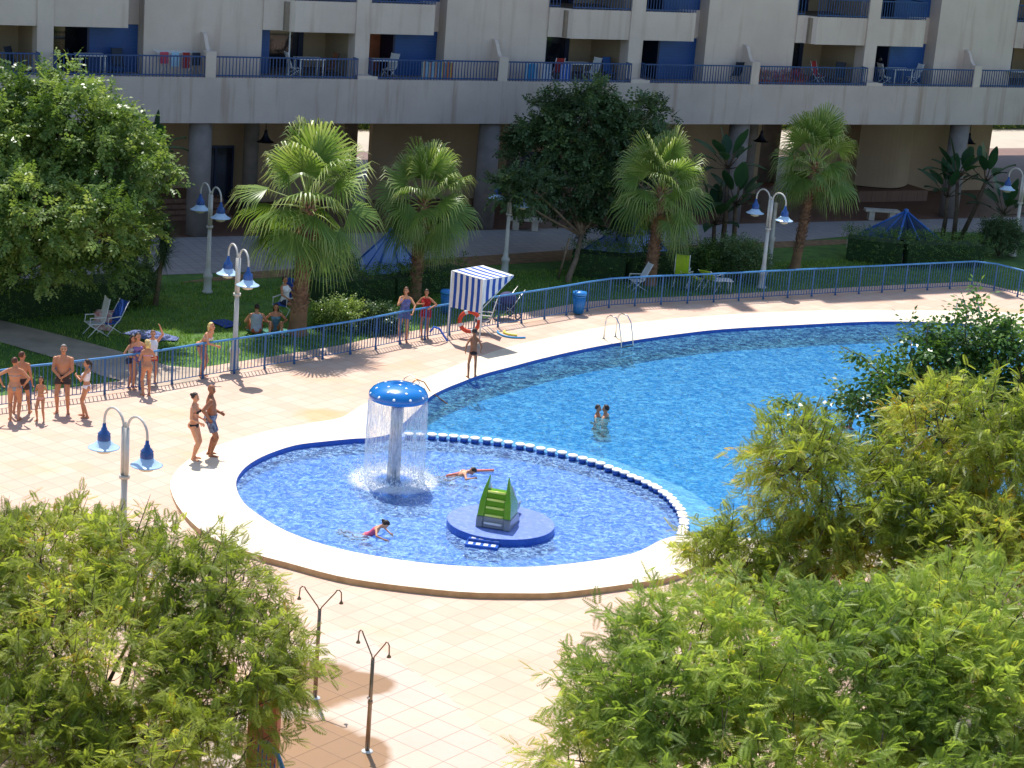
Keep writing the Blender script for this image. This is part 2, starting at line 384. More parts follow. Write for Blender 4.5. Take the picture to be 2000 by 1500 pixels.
# water
def water_mat(name, tint, body, scale, dens, glint, bd_=.028):
    m = bpy.data.materials.new(name); m.use_nodes = True; N, L = m.node_tree.nodes, m.node_tree.links
    N.clear(); out = N.new('ShaderNodeOutputMaterial'); tc = N.new('ShaderNodeTexCoord').outputs['Object']
    v = mapping(N, L, tc, rot=.25, scale=(1, 1.25, 1))
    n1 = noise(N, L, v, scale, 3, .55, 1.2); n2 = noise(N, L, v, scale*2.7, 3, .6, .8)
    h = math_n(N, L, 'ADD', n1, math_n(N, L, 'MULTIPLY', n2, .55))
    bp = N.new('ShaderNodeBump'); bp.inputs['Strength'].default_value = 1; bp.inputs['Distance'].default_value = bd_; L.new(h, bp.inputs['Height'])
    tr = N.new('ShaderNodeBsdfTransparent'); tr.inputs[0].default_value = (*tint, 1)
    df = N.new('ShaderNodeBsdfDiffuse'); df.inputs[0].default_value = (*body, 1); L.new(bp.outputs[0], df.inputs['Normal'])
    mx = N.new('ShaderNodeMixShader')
    # pale diffuse colour mixed into the crests imitates the mottled light of ripples
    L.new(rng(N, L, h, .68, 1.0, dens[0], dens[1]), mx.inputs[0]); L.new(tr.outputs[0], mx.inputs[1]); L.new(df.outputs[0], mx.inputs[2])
    gl = N.new('ShaderNodeBsdfGlossy'); gl.inputs['Roughness'].default_value = glint; gl.inputs[0].default_value = (1, 1, 1, 1); L.new(bp.outputs[0], gl.inputs['Normal'])
    fr = N.new('ShaderNodeFresnel'); fr.inputs[0].default_value = 1.2; L.new(bp.outputs[0], fr.inputs['Normal'])
    m2 = N.new('ShaderNodeMixShader'); L.new(fr.outputs[0], m2.inputs[0]); L.new(mx.outputs[0], m2.inputs[1]); L.new(gl.outputs[0], m2.inputs[2])
    L.new(m2.outputs[0], out.inputs[0]); return m
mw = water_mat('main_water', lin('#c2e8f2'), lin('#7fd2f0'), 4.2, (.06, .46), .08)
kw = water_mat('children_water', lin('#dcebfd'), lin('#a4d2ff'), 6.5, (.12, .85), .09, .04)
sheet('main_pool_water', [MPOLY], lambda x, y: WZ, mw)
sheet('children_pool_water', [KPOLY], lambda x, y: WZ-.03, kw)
# ------------------------------------------------------------------ apartment building
def facade_mat(name, c, c2, streak):
    m = mat(name, c, .9); N, L, b = nodes_of(m); tc = N.new('ShaderNodeTexCoord').outputs['Object']
    n1 = noise(N, L, tc, .5, 5, .6); n2 = noise(N, L, tc, 14, 3, .6)
    n3 = noise(N, L, mapping(N, L, tc, scale=(2.2, 2.2, .16)), 1.0, 4, .6)
    cc = mixrgb(N, L, rng(N, L, n1, .35, .65), c, c2)
    cc = mixrgb(N, L, rng(N, L, n3, .53, .75, 0, streak), cc, lin('#8a6a4c'))
    cc = mixrgb(N, L, rng(N, L, n2, .35, .7, 0, .12), cc, tuple(x*.6 for x in c)); L.new(cc, b.inputs['Base Color'])
    # block courses
    br = N.new('ShaderNodeTexBrick'); br.inputs['Scale'].default_value = 1; br.inputs['Brick Width'].default_value = .4; br.inputs['Row Height'].default_value = .2; br.inputs['Mortar Size'].default_value = .008
    mp = N.new('ShaderNodeMapping'); mp.inputs['Rotation'].default_value = (R(90), 0, 0); L.new(tc, mp.inputs['Vector']); L.new(mp.outputs[0], br.inputs['Vector'])
    bp = N.new('ShaderNodeBump'); bp.inputs['Strength'].default_value = .25; bp.inputs['Distance'].default_value = .01; bp.invert = True; L.new(br.outputs['Fac'], bp.inputs['Height']); L.new(bp.outputs[0], b.inputs['Normal'])
    return m
facm = facade_mat('facade_render', lin('#d3c5b8'), lin('#c8b8ac'), .38)
bandm = facade_mat('facade_band', lin('#c4b7ae'), lin('#b7a9a1'), .65)
warmm = facade_mat('facade_warm', lin('#bfae92'), lin('#b5a288'), .12)
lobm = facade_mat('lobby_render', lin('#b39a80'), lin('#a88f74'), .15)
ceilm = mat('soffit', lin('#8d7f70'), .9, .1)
colm = mat('column_concrete', lin('#837a75'), .8, .12, 2, bump=.2)
railm = mat('balcony_rail_paint', lin('#1d4478'), .45, .08)
whitem_ = mat('thin_post', lin('#cfd2d4'), .5, .05)
bluem = mat('blue_shutter', lin('#1c4f92'), .5, .1, 1)
dkblue = mat('dark_blue_frame', lin('#14284f'), .5, .1)
glassm = mat('dark_glass', lin('#232a3a'), .08, .3, .8, spec=.8)
curt = mat('curtain', lin('#cfc6b6'), .9, .1, 2)
brick = mat('terracotta_wall', lin('#b06a4c'), .85, .12, 3, bump=.2)
HB = 26.7
bd = thing('apartment_building', P0, 'long beige apartment block with blue balconies over a columned arcade, behind the garden', 'building', rz=FAZ, local=True)
def part(name, m_, fn, parent=bd, **t):
    mb = MB(); fn(mb); return mb.build(name, m_, parent, **t)
BAY = 11.5
Ls = [-24.5, -12.98, -1.30, 10.30, 21.95, 33.5]; Rs = [-20.2, -8.60, 3.03, 14.60, 26.2, 37.8]
PLs = [-16.88, -5.19, 6.40, 17.80, 29.4]; PRs = [-16.32, -4.62, 7.03, 18.40, 30.0]
C1 = [-19.1, -7.55, 3.85, 15.30, 26.9]; C2 = [-19.5, -7.98, 3.48, 14.92, 26.5]; PE = [-13.7, -2.02, 9.40, 20.85, 32.6]
FIN = [-22.4, -10.82, .75, 12.17, 23.59, 35.1]
X0, X1 = -34, 46
DF, DW, DP = 0, 1.0, .5
part('front_band', bandm, lambda b: b.box(X0, X1, 0, .25, 4.15, 5.77))
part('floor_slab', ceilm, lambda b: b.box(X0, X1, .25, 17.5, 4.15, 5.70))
part('rear_mass', facm, lambda b: (b.box(X0, X1, 8.0, 17.5, 5.70, HB), b.box(X0, X1, 1.6, 8.0, 11.6, HB)))
for i, (a, c) in enumerate(zip(Ls, Rs)):
    part('wall', facm, lambda b: (b.box(a, c, DW, DW+.25, 5.70, HB), b.box(a, a+.2, DW+.25, 8, 5.70, 11.6), b.box(c-.2, c, DW+.25, 8, 5.70, 11.6)))
part('wall', facm, lambda b: b.box(X0, -27.5, DW, DW+.25, 5.7, HB))
for f in FIN:       # divider between two terraces, curved up to the wall
    def fin(b, f=f):
        b.box(f-.19, f+.19, 0, .3, 5.76, 6.68)
        prof = [(.3, 5.7), (.3, 6.66), (.42, 6.74), (.55, 6.9), (.66, 7.1), (.78, 7.22), (1.0, 7.26), (1.0, 5.7)]
        M = Matrix(((0, 0, 1, f), (1, 0, 0, 0), (0, 1, 0, 0), (0, 0, 0, 1)))
        b.prism(prof, -.07, .07, M)
    part('terrace_divider', facm, fin)
for a, c in zip(PLs, PRs):
    def pil(b, a=a, c=c):
        b.box(a, c, .44, 1.1, 5.70, HB)
        b.box(a, c, .02, .44, 5.76, 5.90)
        b.prism([(c, .02), (c, .44), (c+.22, .02)], 5.76, 5.88)
    part('pillar', facm, pil)
def railing(b, x0, x1, y, z0, z1, step=.125, ret=(0, 0)):
    b.box(x0, x1, y-.025, y+.025, z1-.05, z1); b.box(x0, x1, y-.02, y+.02, z0+.05, z0+.09)
    n_ = max(1, int((x1-x0)/step))
    for k in range(n_+1):
        x = x0+(x1-x0)*k/n_; b.box(x-.014, x+.014, y-.012, y+.012, z0, z1-.05)
    for x, r_ in ((x0, ret[0]), (x1, ret[1])):
        if r_:
            b.box(x-.02, x+.02, y, y+r_, z1-.05, z1)
            for k in range(int(r_/step)+1): b.box(x-.012, x+.012, y+k*step, y+k*step+.024, z0, z1-.05)
for i, f in enumerate(FIN[:-1]):
    a, c = PLs[i], PRs[i]
    part('balcony_railing', railm, lambda b: railing(b, f+.21, a+.0, .08, 5.77, 6.52, ret=(0, .42)))
    part('balcony_railing', railm, lambda b: railing(b, c+.02, FIN[i+1]-.21, .08, 5.77, 6.52, ret=(.42, 0)))
for i in range(5):
    r_, l_, a, c, k1, k2, pe = Rs[i], Ls[i+1], PLs[i], PRs[i], C1[i], C2[i], PE[i]
    for k in (0, 1):
        z0, z1 = 7.38+2.75*k, 8.50+2.75*k
        part('balcony_parapet', facm, lambda b: b.prism([(r_, .92), (k2, .92), (k1, DP), (a, DP), (a, DP+.15), (k1+.05, DP+.15), (k2+.05, 1.07), (r_, 1.07)], z0, z1))
        part('balcony_parapet', facm, lambda b: b.prism([(c, DP), (pe, DP), (pe, 1.65), (l_, 1.65), (l_, 1.80), (pe-.15, 1.80), (pe-.15, DP+.15), (c, DP+.15)], z0, z1))
        part('balcony_floor', ceilm, lambda b: (b.box(k2+.1, a, DP+.15, 8, z0+.02, z0+1.05), b.box(r_, k2+.1, 1.07, 8, z0+.02, z0+1.05), b.box(c, pe-.15, DP+.15, 8, z0+.02, z0+1.05), b.box(pe-.15, l_, 1.80, 8, z0+.02, z0+1.05)))
        if k == 0:
            part('balcony_railing', railm, lambda b: (railing(b, k1, a, DP+.05, z1, z1+.75), railing(b, r_, k2, .97, z1, z1+.75), b.prism([(k2, .95), (k1, DP+.02), (k1, DP+.07), (k2, 1.0)], z1+.7, z1+.75)))
            part('balcony_railing', railm, lambda b: (railing(b, c, pe, DP+.05, z1, z1+.75), b.box(pe-.04, pe, DP+.1, 1.65, z1+.7, z1+.75)))
    for k in (0, 1):     # the recess behind each terrace
        z0, z1 = (5.70, 7.40) if k == 0 else (8.43, 10.15); zz = z0
        back = 3.7
        part('recess_wall', warmm, lambda b: (b.box(r_, l_, back, back+.2, zz, z1+.2), b.box(a+.15, a+.35, 1.1, back, zz, z1)))
        part('shutter', bluem, lambda b: (b.box(r_, k2-.05, 1.72, 1.78, zz, z1), [b.box(r_, k2-.05, 1.705, 1.718, zz+q*.12, zz+q*.12+.02) for q in range(14)]))
        wx = k2+.9
        fr = part('window_frame', dkblue, lambda b: (b.box(k2-.05, k2+.1, back-.12, back-.003, zz, z1), b.box(wx+.9, wx+1.1, back-.12, back-.003, zz, z1), b.box(k2+.1, wx+.9, back-.12, back-.003, z1-.15, z1-.001)))
        part('pane', glassm, lambda b: b.box(k2+.1, wx+.9, back-.06, back-.003, zz, z1-.15), fr)
        if i % 2 == 0: part('curtain', curt, lambda b: [b.box(k2+.3+q*.09, k2+.37+q*.09, back-.09, back-.063, zz+.05, z1-.2) for q in range(6)])
        part('post', whitem_, lambda b: b.box(k2+.55, k2+.60, 1.3, 1.35, zz, z1)) if k == 0 and i == 1 else None
        dx = c+(l_-c)*.48
        part('window', glassm, lambda b: b.box(c+.3, dx, back-.5, back-.44, zz, z1))
        part('shutter', bluem, lambda b: (b.box(dx, l_, 1.72, 1.78, zz, z1), [b.box(dx, l_, 1.705, 1.718, zz+q*.12, zz+q*.12+.02) for q in range(14)]))
        part('door_frame', dkblue, lambda b: b.box(c+.22, c+.3, back-.55, back-.4, zz, z1)); part('partition', dkblue, lambda b: b.box(dx-.08, dx, 1.72, back-.4, zz, z1))
part('orange_wall', brick, lambda b: b.box(PRs[1]+.2, PRs[1]+1.5, 2.9, 2.96, 5.7, 7.38))
# --- arcade
def column(s_, d_, r_=.42, z1=4.15): part('column', colm, lambda b: b.lathe([(r_, 0), (r_, z1)], (s_, d_, 0), 24))
for f in FIN: column(f-.12, .55, .42)
for s_, d_, r_ in ((-7.3, 5.2, .3), (4.2, 5.2, .3), (15.8, 5.2, .3), (27.3, 5.2, .3), (-1.9, 9.2, .42), (19.6, 9.2, .5), (10.2, 9.2, .42)): column(s_, d_, r_)
DL = 6.2
column(S(682, 262, 8.5)[0], 8.5, .36)
def sx(px, py=262, off=DL): return S(px, py, off)[0]
segs = [(-34, sx(672)), (sx(727), sx(1072)), (sx(1108), sx(1488)), (sx(1560), sx(1937))]
for a, c in segs:
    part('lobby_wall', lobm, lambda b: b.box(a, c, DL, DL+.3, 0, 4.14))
def px_panel(name, m_, x0, x1, y0, zb, off, y1=None):
    a, zt = S(x0, y0, off); c, _ = S(x1, y0, off); zb_ = zb if y1 is None else S(x0, y1, off)[1]
    return part(name, m_, lambda b: b.box(a, c, off-.05, off-.003 if off == DL else off+.05, zb_, zt))
for x0, x1, y0 in ((388, 453, 288), (936, 957, 283), (1015, 1050, 300), (1655, 1682, 310)):
    a, zt = S(x0, y0, DL); c, _ = S(x1, y0, DL)
    dr = part('entrance_door', dkblue, lambda b: (b.box(a-.06, a, DL-.1, DL-.003, 0, zt+.08), b.box(c, c+.06, DL-.1, DL-.003, 0, zt+.08), b.box(a, c, DL-.1, DL-.003, zt, zt+.08), b.box(a, c, DL-.1, DL-.003, 0, .12), b.box((a+c)/2-.04, (a+c)/2+.04, DL-.1, DL-.003, .12, zt)))
    part('door_glass', glassm, lambda b: b.box(a, c, DL-.05, DL-.02, .12, zt), dr)
# curved stair wall of the right lobby
def curvew(b):
    s0 = S(1690, 320, 4.5)[0]; s1 = S(1793, 320, 4.5)[0]; n_ = 14; pts = []
    for k in range(n_+1):
        t = k/n_; pts.append((s0+(s1-s0)*t, 5.6-1.3*math.sin(math.pi*(t*.75+.12))))
    pts += [(s1, DL), (s0, DL)]
    b.prism(pts, .55, 4.14)
part('curved_stair_wall', lobm, curvew)
part('stair_base', arcm, lambda b: b.box(S(1690, 320, 4.5)[0]-.6, S(1793, 320, 4.5)[0]+.3, 3.9, DL, 0, .5))
a, zt = S(1668, 312, 5.9)
part('notice_board', bluem, lambda b: b.box(S(1668, 340, 5.9)[0], S(1681, 340, 5.9)[0], 5.9, 6.0, .9, 2.0))
part('steps', arcm, lambda b: [b.box(S(300, 450, 2)[0], S(470, 450, 2)[0], 3.0+q*.35, DL, .0, .15*(q+1)) for q in range(4)])
# far side of the street: hedge, wall and another pale block seen through the arcade
fw = MB(); fw.box(-60, 80, 34, 34.3, 0, 1.0); q = fw
farm = mat('far_wall', lin('#cfc4b2'), .9, .05)
fo = thing('garden_wall', L3(0, 34), 'low pale wall across the sunlit street behind the arcade', 'wall', rz=FAZ, local=True)
mb = MB(); mb.box(-60, 80, 0, .3, 0, .9); mb.build('wall_panel', farm, fo)

# ------------------------------------------------------------------ paints
blue = mat('fence_paint', lin('#4a8cc6'), .4, .1, 4)
blued = mat('fence_bar_paint', lin('#2d639a'), .45, .1, 4)
white = mat('white_paint', lin('#d9dcdc'), .4, .05, 3)
chrome = mat('chrome', lin('#c9ccd0'), .18, .05, 3, metal=1.0)
steel = mat('brushed_steel', lin('#b9b7b4'), .32, .15, 6, metal=.85)
orange = mat('lifebuoy_orange', lin('#d8492a'), .5, .1)
stonem = mat('bench_stone', lin('#cbbfae'), .8, .1, 3, bump=.2)
# ------------------------------------------------------------------ pool fence
fpts = [Vector((p.x, p.y, 0)) for p in FEN]
def along(pts, step):
    out = [pts[0].copy()]; acc = 0
    for a, b_ in zip(pts[:-1], pts[1:]):
        L_ = (b_-a).length; t = step-acc
        while t <= L_: out.append(a.lerp(b_, t/L_)); t += step
        acc = (acc+L_) % step
    return out
FH = 1.0
posts = along(fpts, 1.05)
t = thing('pool_fence', fpts[8], 'blue metal fence of upright bars curving round the pool deck', 'fence')
mb = MB(); mb.tube([p+Vector((0, 0, FH)) for p in posts], .032, 8); mb.build('top_rail', blue, t)
for i, p in enumerate(posts):
    mb = MB(); mb.box(p.x-.027, p.x+.027, p.y-.027, p.y+.027, 0, FH-.02); nx = posts[min(i+1, len(posts)-1)]-posts[max(i-1, 0)]; nn = Vector((nx.y, -nx.x, 0)).normalized()
    mb.tube([p+Vector((0, 0, .16)), p+nn*.06+Vector((0, 0, .02))], .014, 5); mb.build('post', blued, t)
    if i+1 < len(posts):
        q = posts[i+1]; mb = MB(); d = q-p
        mb.tube([p+Vector((0, 0, .10)), q+Vector((0, 0, .10))], .014, 5)
        for k in range(1, 9):
            c = p+d*(k/9); mb.tube([c+Vector((0, 0, .1)), c+Vector((0, 0, FH-.03))], .0125, 5, caps=False)
        mb.build('bar_panel', blued, t)
# ------------------------------------------------------------------ lamp posts
lampw = mat('lamp_post_paint', lin('#c9c6bd'), .45, .08, 3)
lampb = mat('lamp_bell_paint', lin('#2c5596'), .35, .1, 6)
brimm = mat('lamp_brim', lin('#b5d2ea'), .3, .05, 6)
diff = mat('lamp_bowl', lin('#cfc8b0'), .25, .05, spec=.6)
def make_lamp():
    t = thing('lamp_post', (0, 0, 0), 'x', 'lamp post', 'two armed garden lamp posts', local=True)
    mb = MB(); mb.lathe([(.17, 0), (.17, .06), (.13, .10), (.12, .45), (.15, .52), (.15, .60), (.10, .66), (.075, .9), (.062, 2.2)], seg=16); mb.build('post', lampw, t)
    mb = MB(); mb.tube([(-.05, 0, 2.15), (-.05, 0, 3.2)], .052, 10); mb.tube([(.05, 0, 2.15), (.05, 0, 3.2)], .052, 10); mb.lathe([(.11, 2.13), (.11, 2.2)], seg=14); mb.lathe([(.03, 3.2), (.02, 3.3), (.0001, 3.32)], seg=8); mb.build('upper_column', lampw, t)
    for s in (-1, 1):
        pts = [(s*.06, 0, 2.95)]
        for k in range(11):
            a = math.pi*(1-k/10); pts.append((s*(.375+.315*math.cos(a)), 0, 3.17+.33*math.sin(a)))
        pts.append((s*.69, 0, 3.05)); mb = MB(); mb.tube(pts, .028, 8); ar = mb.build('arm', lampw, t)
        c = (s*.69, 0, 0); Z0 = 2.98; q_ = lambda pr: [(r_*.86, Z0+(z_-Z0)*.86) for r_, z_ in pr]
        mb = MB(); mb.lathe(q_([(.04, 3.12), (.05, 3.02), (.07, 3.0), (.075, 2.95), (.125, 2.90), (.155, 2.80), (.155, 2.72), (.13, 2.66), (.14, 2.64)]), c, 16)
        for k in range(8):
            a = k*math.pi/4; mb.ell((c[0]+.116*math.cos(a), .116*math.sin(a), 2.877), (.016, .016, .02), 6, 4)
        mb.build('bell', lampb, t)
        mb = MB(); mb.lathe(q_([(.14, 2.72), (.19, 2.66), (.26, 2.59), (.34, 2.545), (.375, 2.53), (.37, 2.52), (.24, 2.56), (.12, 2.62)]), c, 24); mb.build('shade_brim', brimm, t)
        mb = MB(); mb.lathe(q_([(.21, 2.57), (.21, 2.49), (.16, 2.41), (.0001, 2.36)]), c, 18); mb.build('glass_bowl', diff, t)
    return t
lp = make_lamp()
for i, (px, py, a, lb) in enumerate(((457, 722, -58, 'white double lamp post right behind the fence, left of the tallest palm'), (405, 572, -53, 'bluish shaded double lamp post on the lawn in front of the arcade, left'), (1487, 563, -48, 'double lamp post on the lawn just behind the fence, beside the slim leaning palm'), (1978, 500, -45, 'double lamp post at the far right edge of the garden'), (985, 537, -50, 'lamp post behind the striped canopy, its arms lost in the dark tree'), (238, 1128, -41, 'grey double lamp post rising out of the feathery tree, in front of the deck'))):
    place(lp, i == 0, G(px, py), R(a), lb)
# lone short post
b = G(1502, 517); t = thing('garden_post', b, 'short pale bollard-like post just behind the white lamp post', 'post')
mb = MB(); mb.lathe([(.13, 0), (.13, .1), (.10, .12), (.10, .9), (.14, 1.0), (.08, 1.1), (.07, 2.3), (.09, 2.35), (.0001, 2.4)], b, 14); mb.build('shaft', lampw, t)
# ------------------------------------------------------------------ showers
shm = mat('shower_pipe', lin('#94806c'), .35, .15, 5, metal=.6)
def make_shower():
    t = thing('pool_shower', (0, 0, 0), 'x', 'shower', 'double headed showers', local=True)
    mb = MB(); mb.tube([(0, 0, 0), (0, 0, .9), (0, 0, 1.72)], [.042, .036, .032], 10); mb.lathe([(.045, .9), (.045, .96)], seg=10); mb.build('riser_pipe', shm, t)
    mb = MB(); mb.lathe([(.10, 0), (.10, .015), (.05, .03)], seg=14); mb.build('floor_flange', white, t)
    for s in (-1, 1):
        mb = MB(); mb.tube([(0, 0, 1.70), (s*.04, 0, 1.78), (s*.27, 0, 2.08), (s*.29, 0, 2.12), (s*.33, 0, 2.13), (s*.37, 0, 2.09), (s*.38, 0, 1.96)], .013, 7); mb.build('arm', shm, t)
        mb = MB(); mb.lathe([(.012, 1.96), (.014, 1.93), (.04, 1.89), (.04, 1.875)], (s*.38, 0, 0), 10); mb.build('shower_head', shm, t)
    mb = MB(); mb.box(-.02, .02, -.07, -.03, 1.0, 1.03); mb.build('push_button', chrome, t)
    return t
sp_ = make_shower()
for i, (px, py, a, lb) in enumerate(((615, 1364, -4, 'double headed shower pipe further back, half hidden by the feathery tree'), (717, 1468, -42, 'double headed shower pipe nearest the camera, standing free on the pale paving'))):
    place(sp_, i == 0, GD(px, py), R(a), lb)
# ------------------------------------------------------------------ mushroom fountain
mc = G(768, 936, WZ); t = thing('mushroom_fountain', (mc.x, mc.y, -.3), 'blue mushroom fountain with white spots on a steel pole, in the children\'s pool', 'fountain')
capm = mat('mushroom_blue', lin('#0578c8'), .22, .08, 2, coat=.5)
X, Y = mc.x, mc.y
mb = MB(); mb.lathe([(.17, KZ), (.165, .1), (.145, 1.0), (.15, 1.98)], (X, Y, 0), 20); mb.build('pole', steel, t)
mb = MB(); prof = [(.16, 1.92), (.62, 1.90), (.69, 1.93), (.715, 2.0), (.70, 2.08), (.63, 2.17), (.52, 2.235), (.38, 2.28), (.25, 2.30), (.21, 2.31), (.185, 2.30), (.17, 2.25), (.0001, 2.25)]
mb.lathe(prof, (X, Y, 0), 40, caps=False); cp = mb.build('cap', capm, t)
mb = MB(); rnd = random.Random(8)
for rr, n_, ph in ((.69, 11, .1), (.56, 8, .5), (.36, 5, .2)):
    for k in range(n_):
        a = 2*math.pi*(k+ph)/n_; z = {.69: 2.085, .56: 2.215, .36: 2.285}[rr]; sl = {.69: 1.0, .56: .5, .36: .2}[rr]
        nrm = Vector((math.cos(a)*sl, math.sin(a)*sl, 1)).normalized(); q = nrm.to_track_quat('Z', 'Y').to_matrix()
        mb.ell((X+rr*math.cos(a), Y+rr*math.sin(a), z), (.038, .038, .012), 10, 4, q)
mb.build('white_spots', mat('spot_white', lin('#e8f2f8'), .3, .02), cp, kind='stuff')
# falling water
wm = bpy.data.materials.new('falling_water'); wm.use_nodes = True; N, L = wm.node_tree.nodes, wm.node_tree.links; b_ = N['Principled BSDF']
b_.inputs['Base Color'].default_value = (.9, .95, 1, 1); b_.inputs['Roughness'].default_value = .15
tcx = N.new('ShaderNodeTexCoord').outputs['Object']; nz = noise(N, L, mapping(N, L, tcx, scale=(12, 12, 1.3)), 3.0, 4, .6)
sz_ = N.new('ShaderNodeSeparateXYZ'); L.new(tcx, sz_.inputs[0])
tr = N.new('ShaderNodeBsdfTransparent'); ms = N.new('ShaderNodeMixShader'); L.new(math_n(N, L, 'MULTIPLY', rng(N, L, nz, .36, .70, .06, .62), rng(N, L, sz_.outputs[2], .2, 1.7, .45, 1.0)), ms.inputs[0]); L.new(tr.outputs[0], ms.inputs[1]); L.new(b_.outputs[0], ms.inputs[2])
L.new(ms.outputs[0], [n for n in N if n.type == 'OUTPUT_MATERIAL'][0].inputs[0])
dropm = mat('water_drops', lin('#f4f8fc'), .1, .02)
foamm = bpy.data.materials.new('foam'); foamm.use_nodes = True; N, L = foamm.node_tree.nodes, foamm.node_tree.links; b_ = N['Principled BSDF']; b_.inputs['Base Color'].default_value = (.9, .93, .97, 1); b_.inputs['Roughness'].default_value = .7
tcx = N.new('ShaderNodeTexCoord').outputs['Object']; spx = N.new('ShaderNodeSeparateXYZ'); L.new(tcx, spx.inputs[0])
rad = math_n(N, L, 'SQRT', math_n(N, L, 'ADD', math_n(N, L, 'MULTIPLY', spx.outputs[0], spx.outputs[0]), math_n(N, L, 'MULTIPLY', spx.outputs[1], spx.outputs[1])))
band = math_n(N, L, 'MULTIPLY', rng(N, L, rad, .38, .68, 0, 1), rng(N, L, rad, .76, 1.15, 1, 0))
nz = rng(N, L, noise(N, L, tcx, 7, 4, .7), .3, .65, .55, 1.5); tr = N.new('ShaderNodeBsdfTransparent'); ms = N.new('ShaderNodeMixShader')
L.new(math_n(N, L, 'MINIMUM', math_n(N, L, 'MULTIPLY', band, nz), .92), ms.inputs[0]); L.new(tr.outputs[0], ms.inputs[1]); L.new(b_.outputs[0], ms.inputs[2]); L.new(ms.outputs[0], [n for n in N if n.type == 'OUTPUT_MATERIAL'][0].inputs[0])
mb = MB(); n_ = 170
for k in range(n_):
    a = 2*math.pi*k/n_+rnd.uniform(-.02, .02); r_ = .70+rnd.uniform(-.012, .012); z0 = 1.92-rnd.random()*.05
    while z0 > WZ:
        ln = rnd.uniform(.12, .6)*(1.2 if z0 > 1.2 else .5); z1 = max(WZ, z0-ln); ca, sa = math.cos(a), math.sin(a); wv = rnd.uniform(.002, .0055)
        mb.tube([(X+ca*r_, Y+sa*r_, z0), (X+ca*(r_+.01), Y+sa*(r_+.01), (z0+z1)/2), (X+ca*(r_+.015), Y+sa*(r_+.015), z1)], [wv*.4, wv, wv*.5], 4, caps=False)
        z0 = z1-rnd.uniform(.0, .12)*(.3 if z0 > 1.3 else 2)
        r_ += rnd.uniform(-.01, .014)
wt = mb.build('falling_water', dropm); 
mb = MB(); seg = 60
for zt, zb, rr in ((1.91, 0.9, .703), (.9, WZ, .712)):
    mb.lathe([(rr, zb), (rr, (zb+zt)/2), (rr, zt)], (X, Y, 0), seg, caps=False)
sheetw = mb.build('water_film', wm)
mb = MB()
for k in range(1700):
    a = rnd.uniform(0, 6.2832); rr = .71+abs(rnd.gauss(0, .16))*rnd.choice((1, 1, -.5)); z = WZ+abs(rnd.gauss(0, .12)); s_ = rnd.uniform(.006, .018)
    mb.ell((X+rr*math.cos(a), Y+rr*math.sin(a), z), (s_, s_, s_), 5, 3)
for k in range(900):
    a = rnd.uniform(0, 6.2832); rr = .74+abs(rnd.gauss(0, .55)); s_ = rnd.uniform(.005, .017)
    mb.ell((X+rr*math.cos(a), Y+rr*math.sin(a), WZ+.0+rnd.random()**3*.25), (s_, s_, s_*.9), 5, 3)
dp = mb.build('splash_drops', dropm)
for o, lb in ((wt, 'thin streams of water falling from the rim of the mushroom fountain'), (sheetw, 'clear film of falling water round the mushroom pole'), (dp, 'ring of splashing drops where the mushroom water lands')):
    o['kind'] = 'stuff'; tag(o, lb, 'water')
mb = MB(); mb.lathe([(.30, 0), (1.2, 0)], (0, 0, 0), 48, caps=False)
fo_ = mb.build('foam_ring', foamm); fo_.location = (X, Y, WZ-.022); fo_['kind'] = 'stuff'; tag(fo_, 'white foam ring on the water under the mushroom rim', 'foam')
# ------------------------------------------------------------------ slide on its round platform
pc = G(978, 1019, .04); platm = basin_mat('slide_platform_mosaic', lin('#7f95d8'), lin('#6d85cf'), lin('#93a9e2'))
t = thing('slide_platform', (pc.x, pc.y, KZ), 'round blue mosaic platform with two steps in the children\'s pool, under the slide', 'platform')
def disc(mb, rx, ry, z0, z1, c=(0, 0), ang=0, n_=56):
    pts = []
    for k in range(n_):
        a = 2*math.pi*k/n_; x, y = rx*math.cos(a), ry*math.sin(a); pts.append((c[0]+x*math.cos(ang)-y*math.sin(ang), c[1]+x*math.sin(ang)+y*math.cos(ang)))
    mb.prism(pts, z0, z1)
mb = MB(); disc(mb, 1.23, 1.18, KZ, .04, (pc.x, pc.y), R(-8)); mb.build('platform_side', wallm, t)
mb = MB(); disc(mb, 1.225, 1.175, .041, .05, (pc.x, pc.y), R(-8)); mb.build('platform_top', platm, t)
for k, (dz, dd) in enumerate(((-.005, 0), (-.06, .38))):
    a, b2 = G(919-7*k, 1044+11*k, dz), G(979-4*k, 1052+11*k, dz); dv = (b2-a).normalized(); nn = Vector((dv.y, -dv.x, 0)); M = Matrix(((dv.x, nn.x, 0, a.x), (dv.y, nn.y, 0, a.y), (0, 0, 1, 0), (0, 0, 0, 1)))
    mb = MB(); mb.box(0, (b2-a).length, -.5, .26, KZ, dz, M); st_ = mb.build('step', wallm, t)
    mb = MB(); [mb.box(x_, x_+.10, .08, .22, dz+.001, dz+.004, M) for x_ in np.arange(.06, (b2-a).length-.1, .17)]; mb.build('step_edge_tiles', white, st_)
green = mat('slide_green', lin('#5f9c12'), .25, .08, 2, coat=.4); greenl = mat('slide_rung', lin('#dce86a'), .2, .05, coat=.4); greyp = mat('slide_grey', lin('#7f868c'), .3, .1, 2, coat=.3)
sl0 = G(963, 1032, .05)
t = thing('pool_slide', (sl0.x, sl0.y, .05), 'small green and grey slide with a ladder between two pointed sides, on the platform', 'slide', rz=R(-14), local=True)
MP = Matrix(((0, 0, 1, 0), (1, 0, 0, 0), (0, 1, 0, 0), (0, 0, 0, 1)))       # (y, z) profile extruded along x
def taper(v, s):
    q = min(1, max(0, (v[2]-.26)/.84)); inner = abs(v[0]) < .30; x = (.235-.03*q) if inner else (.39-.13*q*q-.02*q); return (s*x, v[1], v[2])
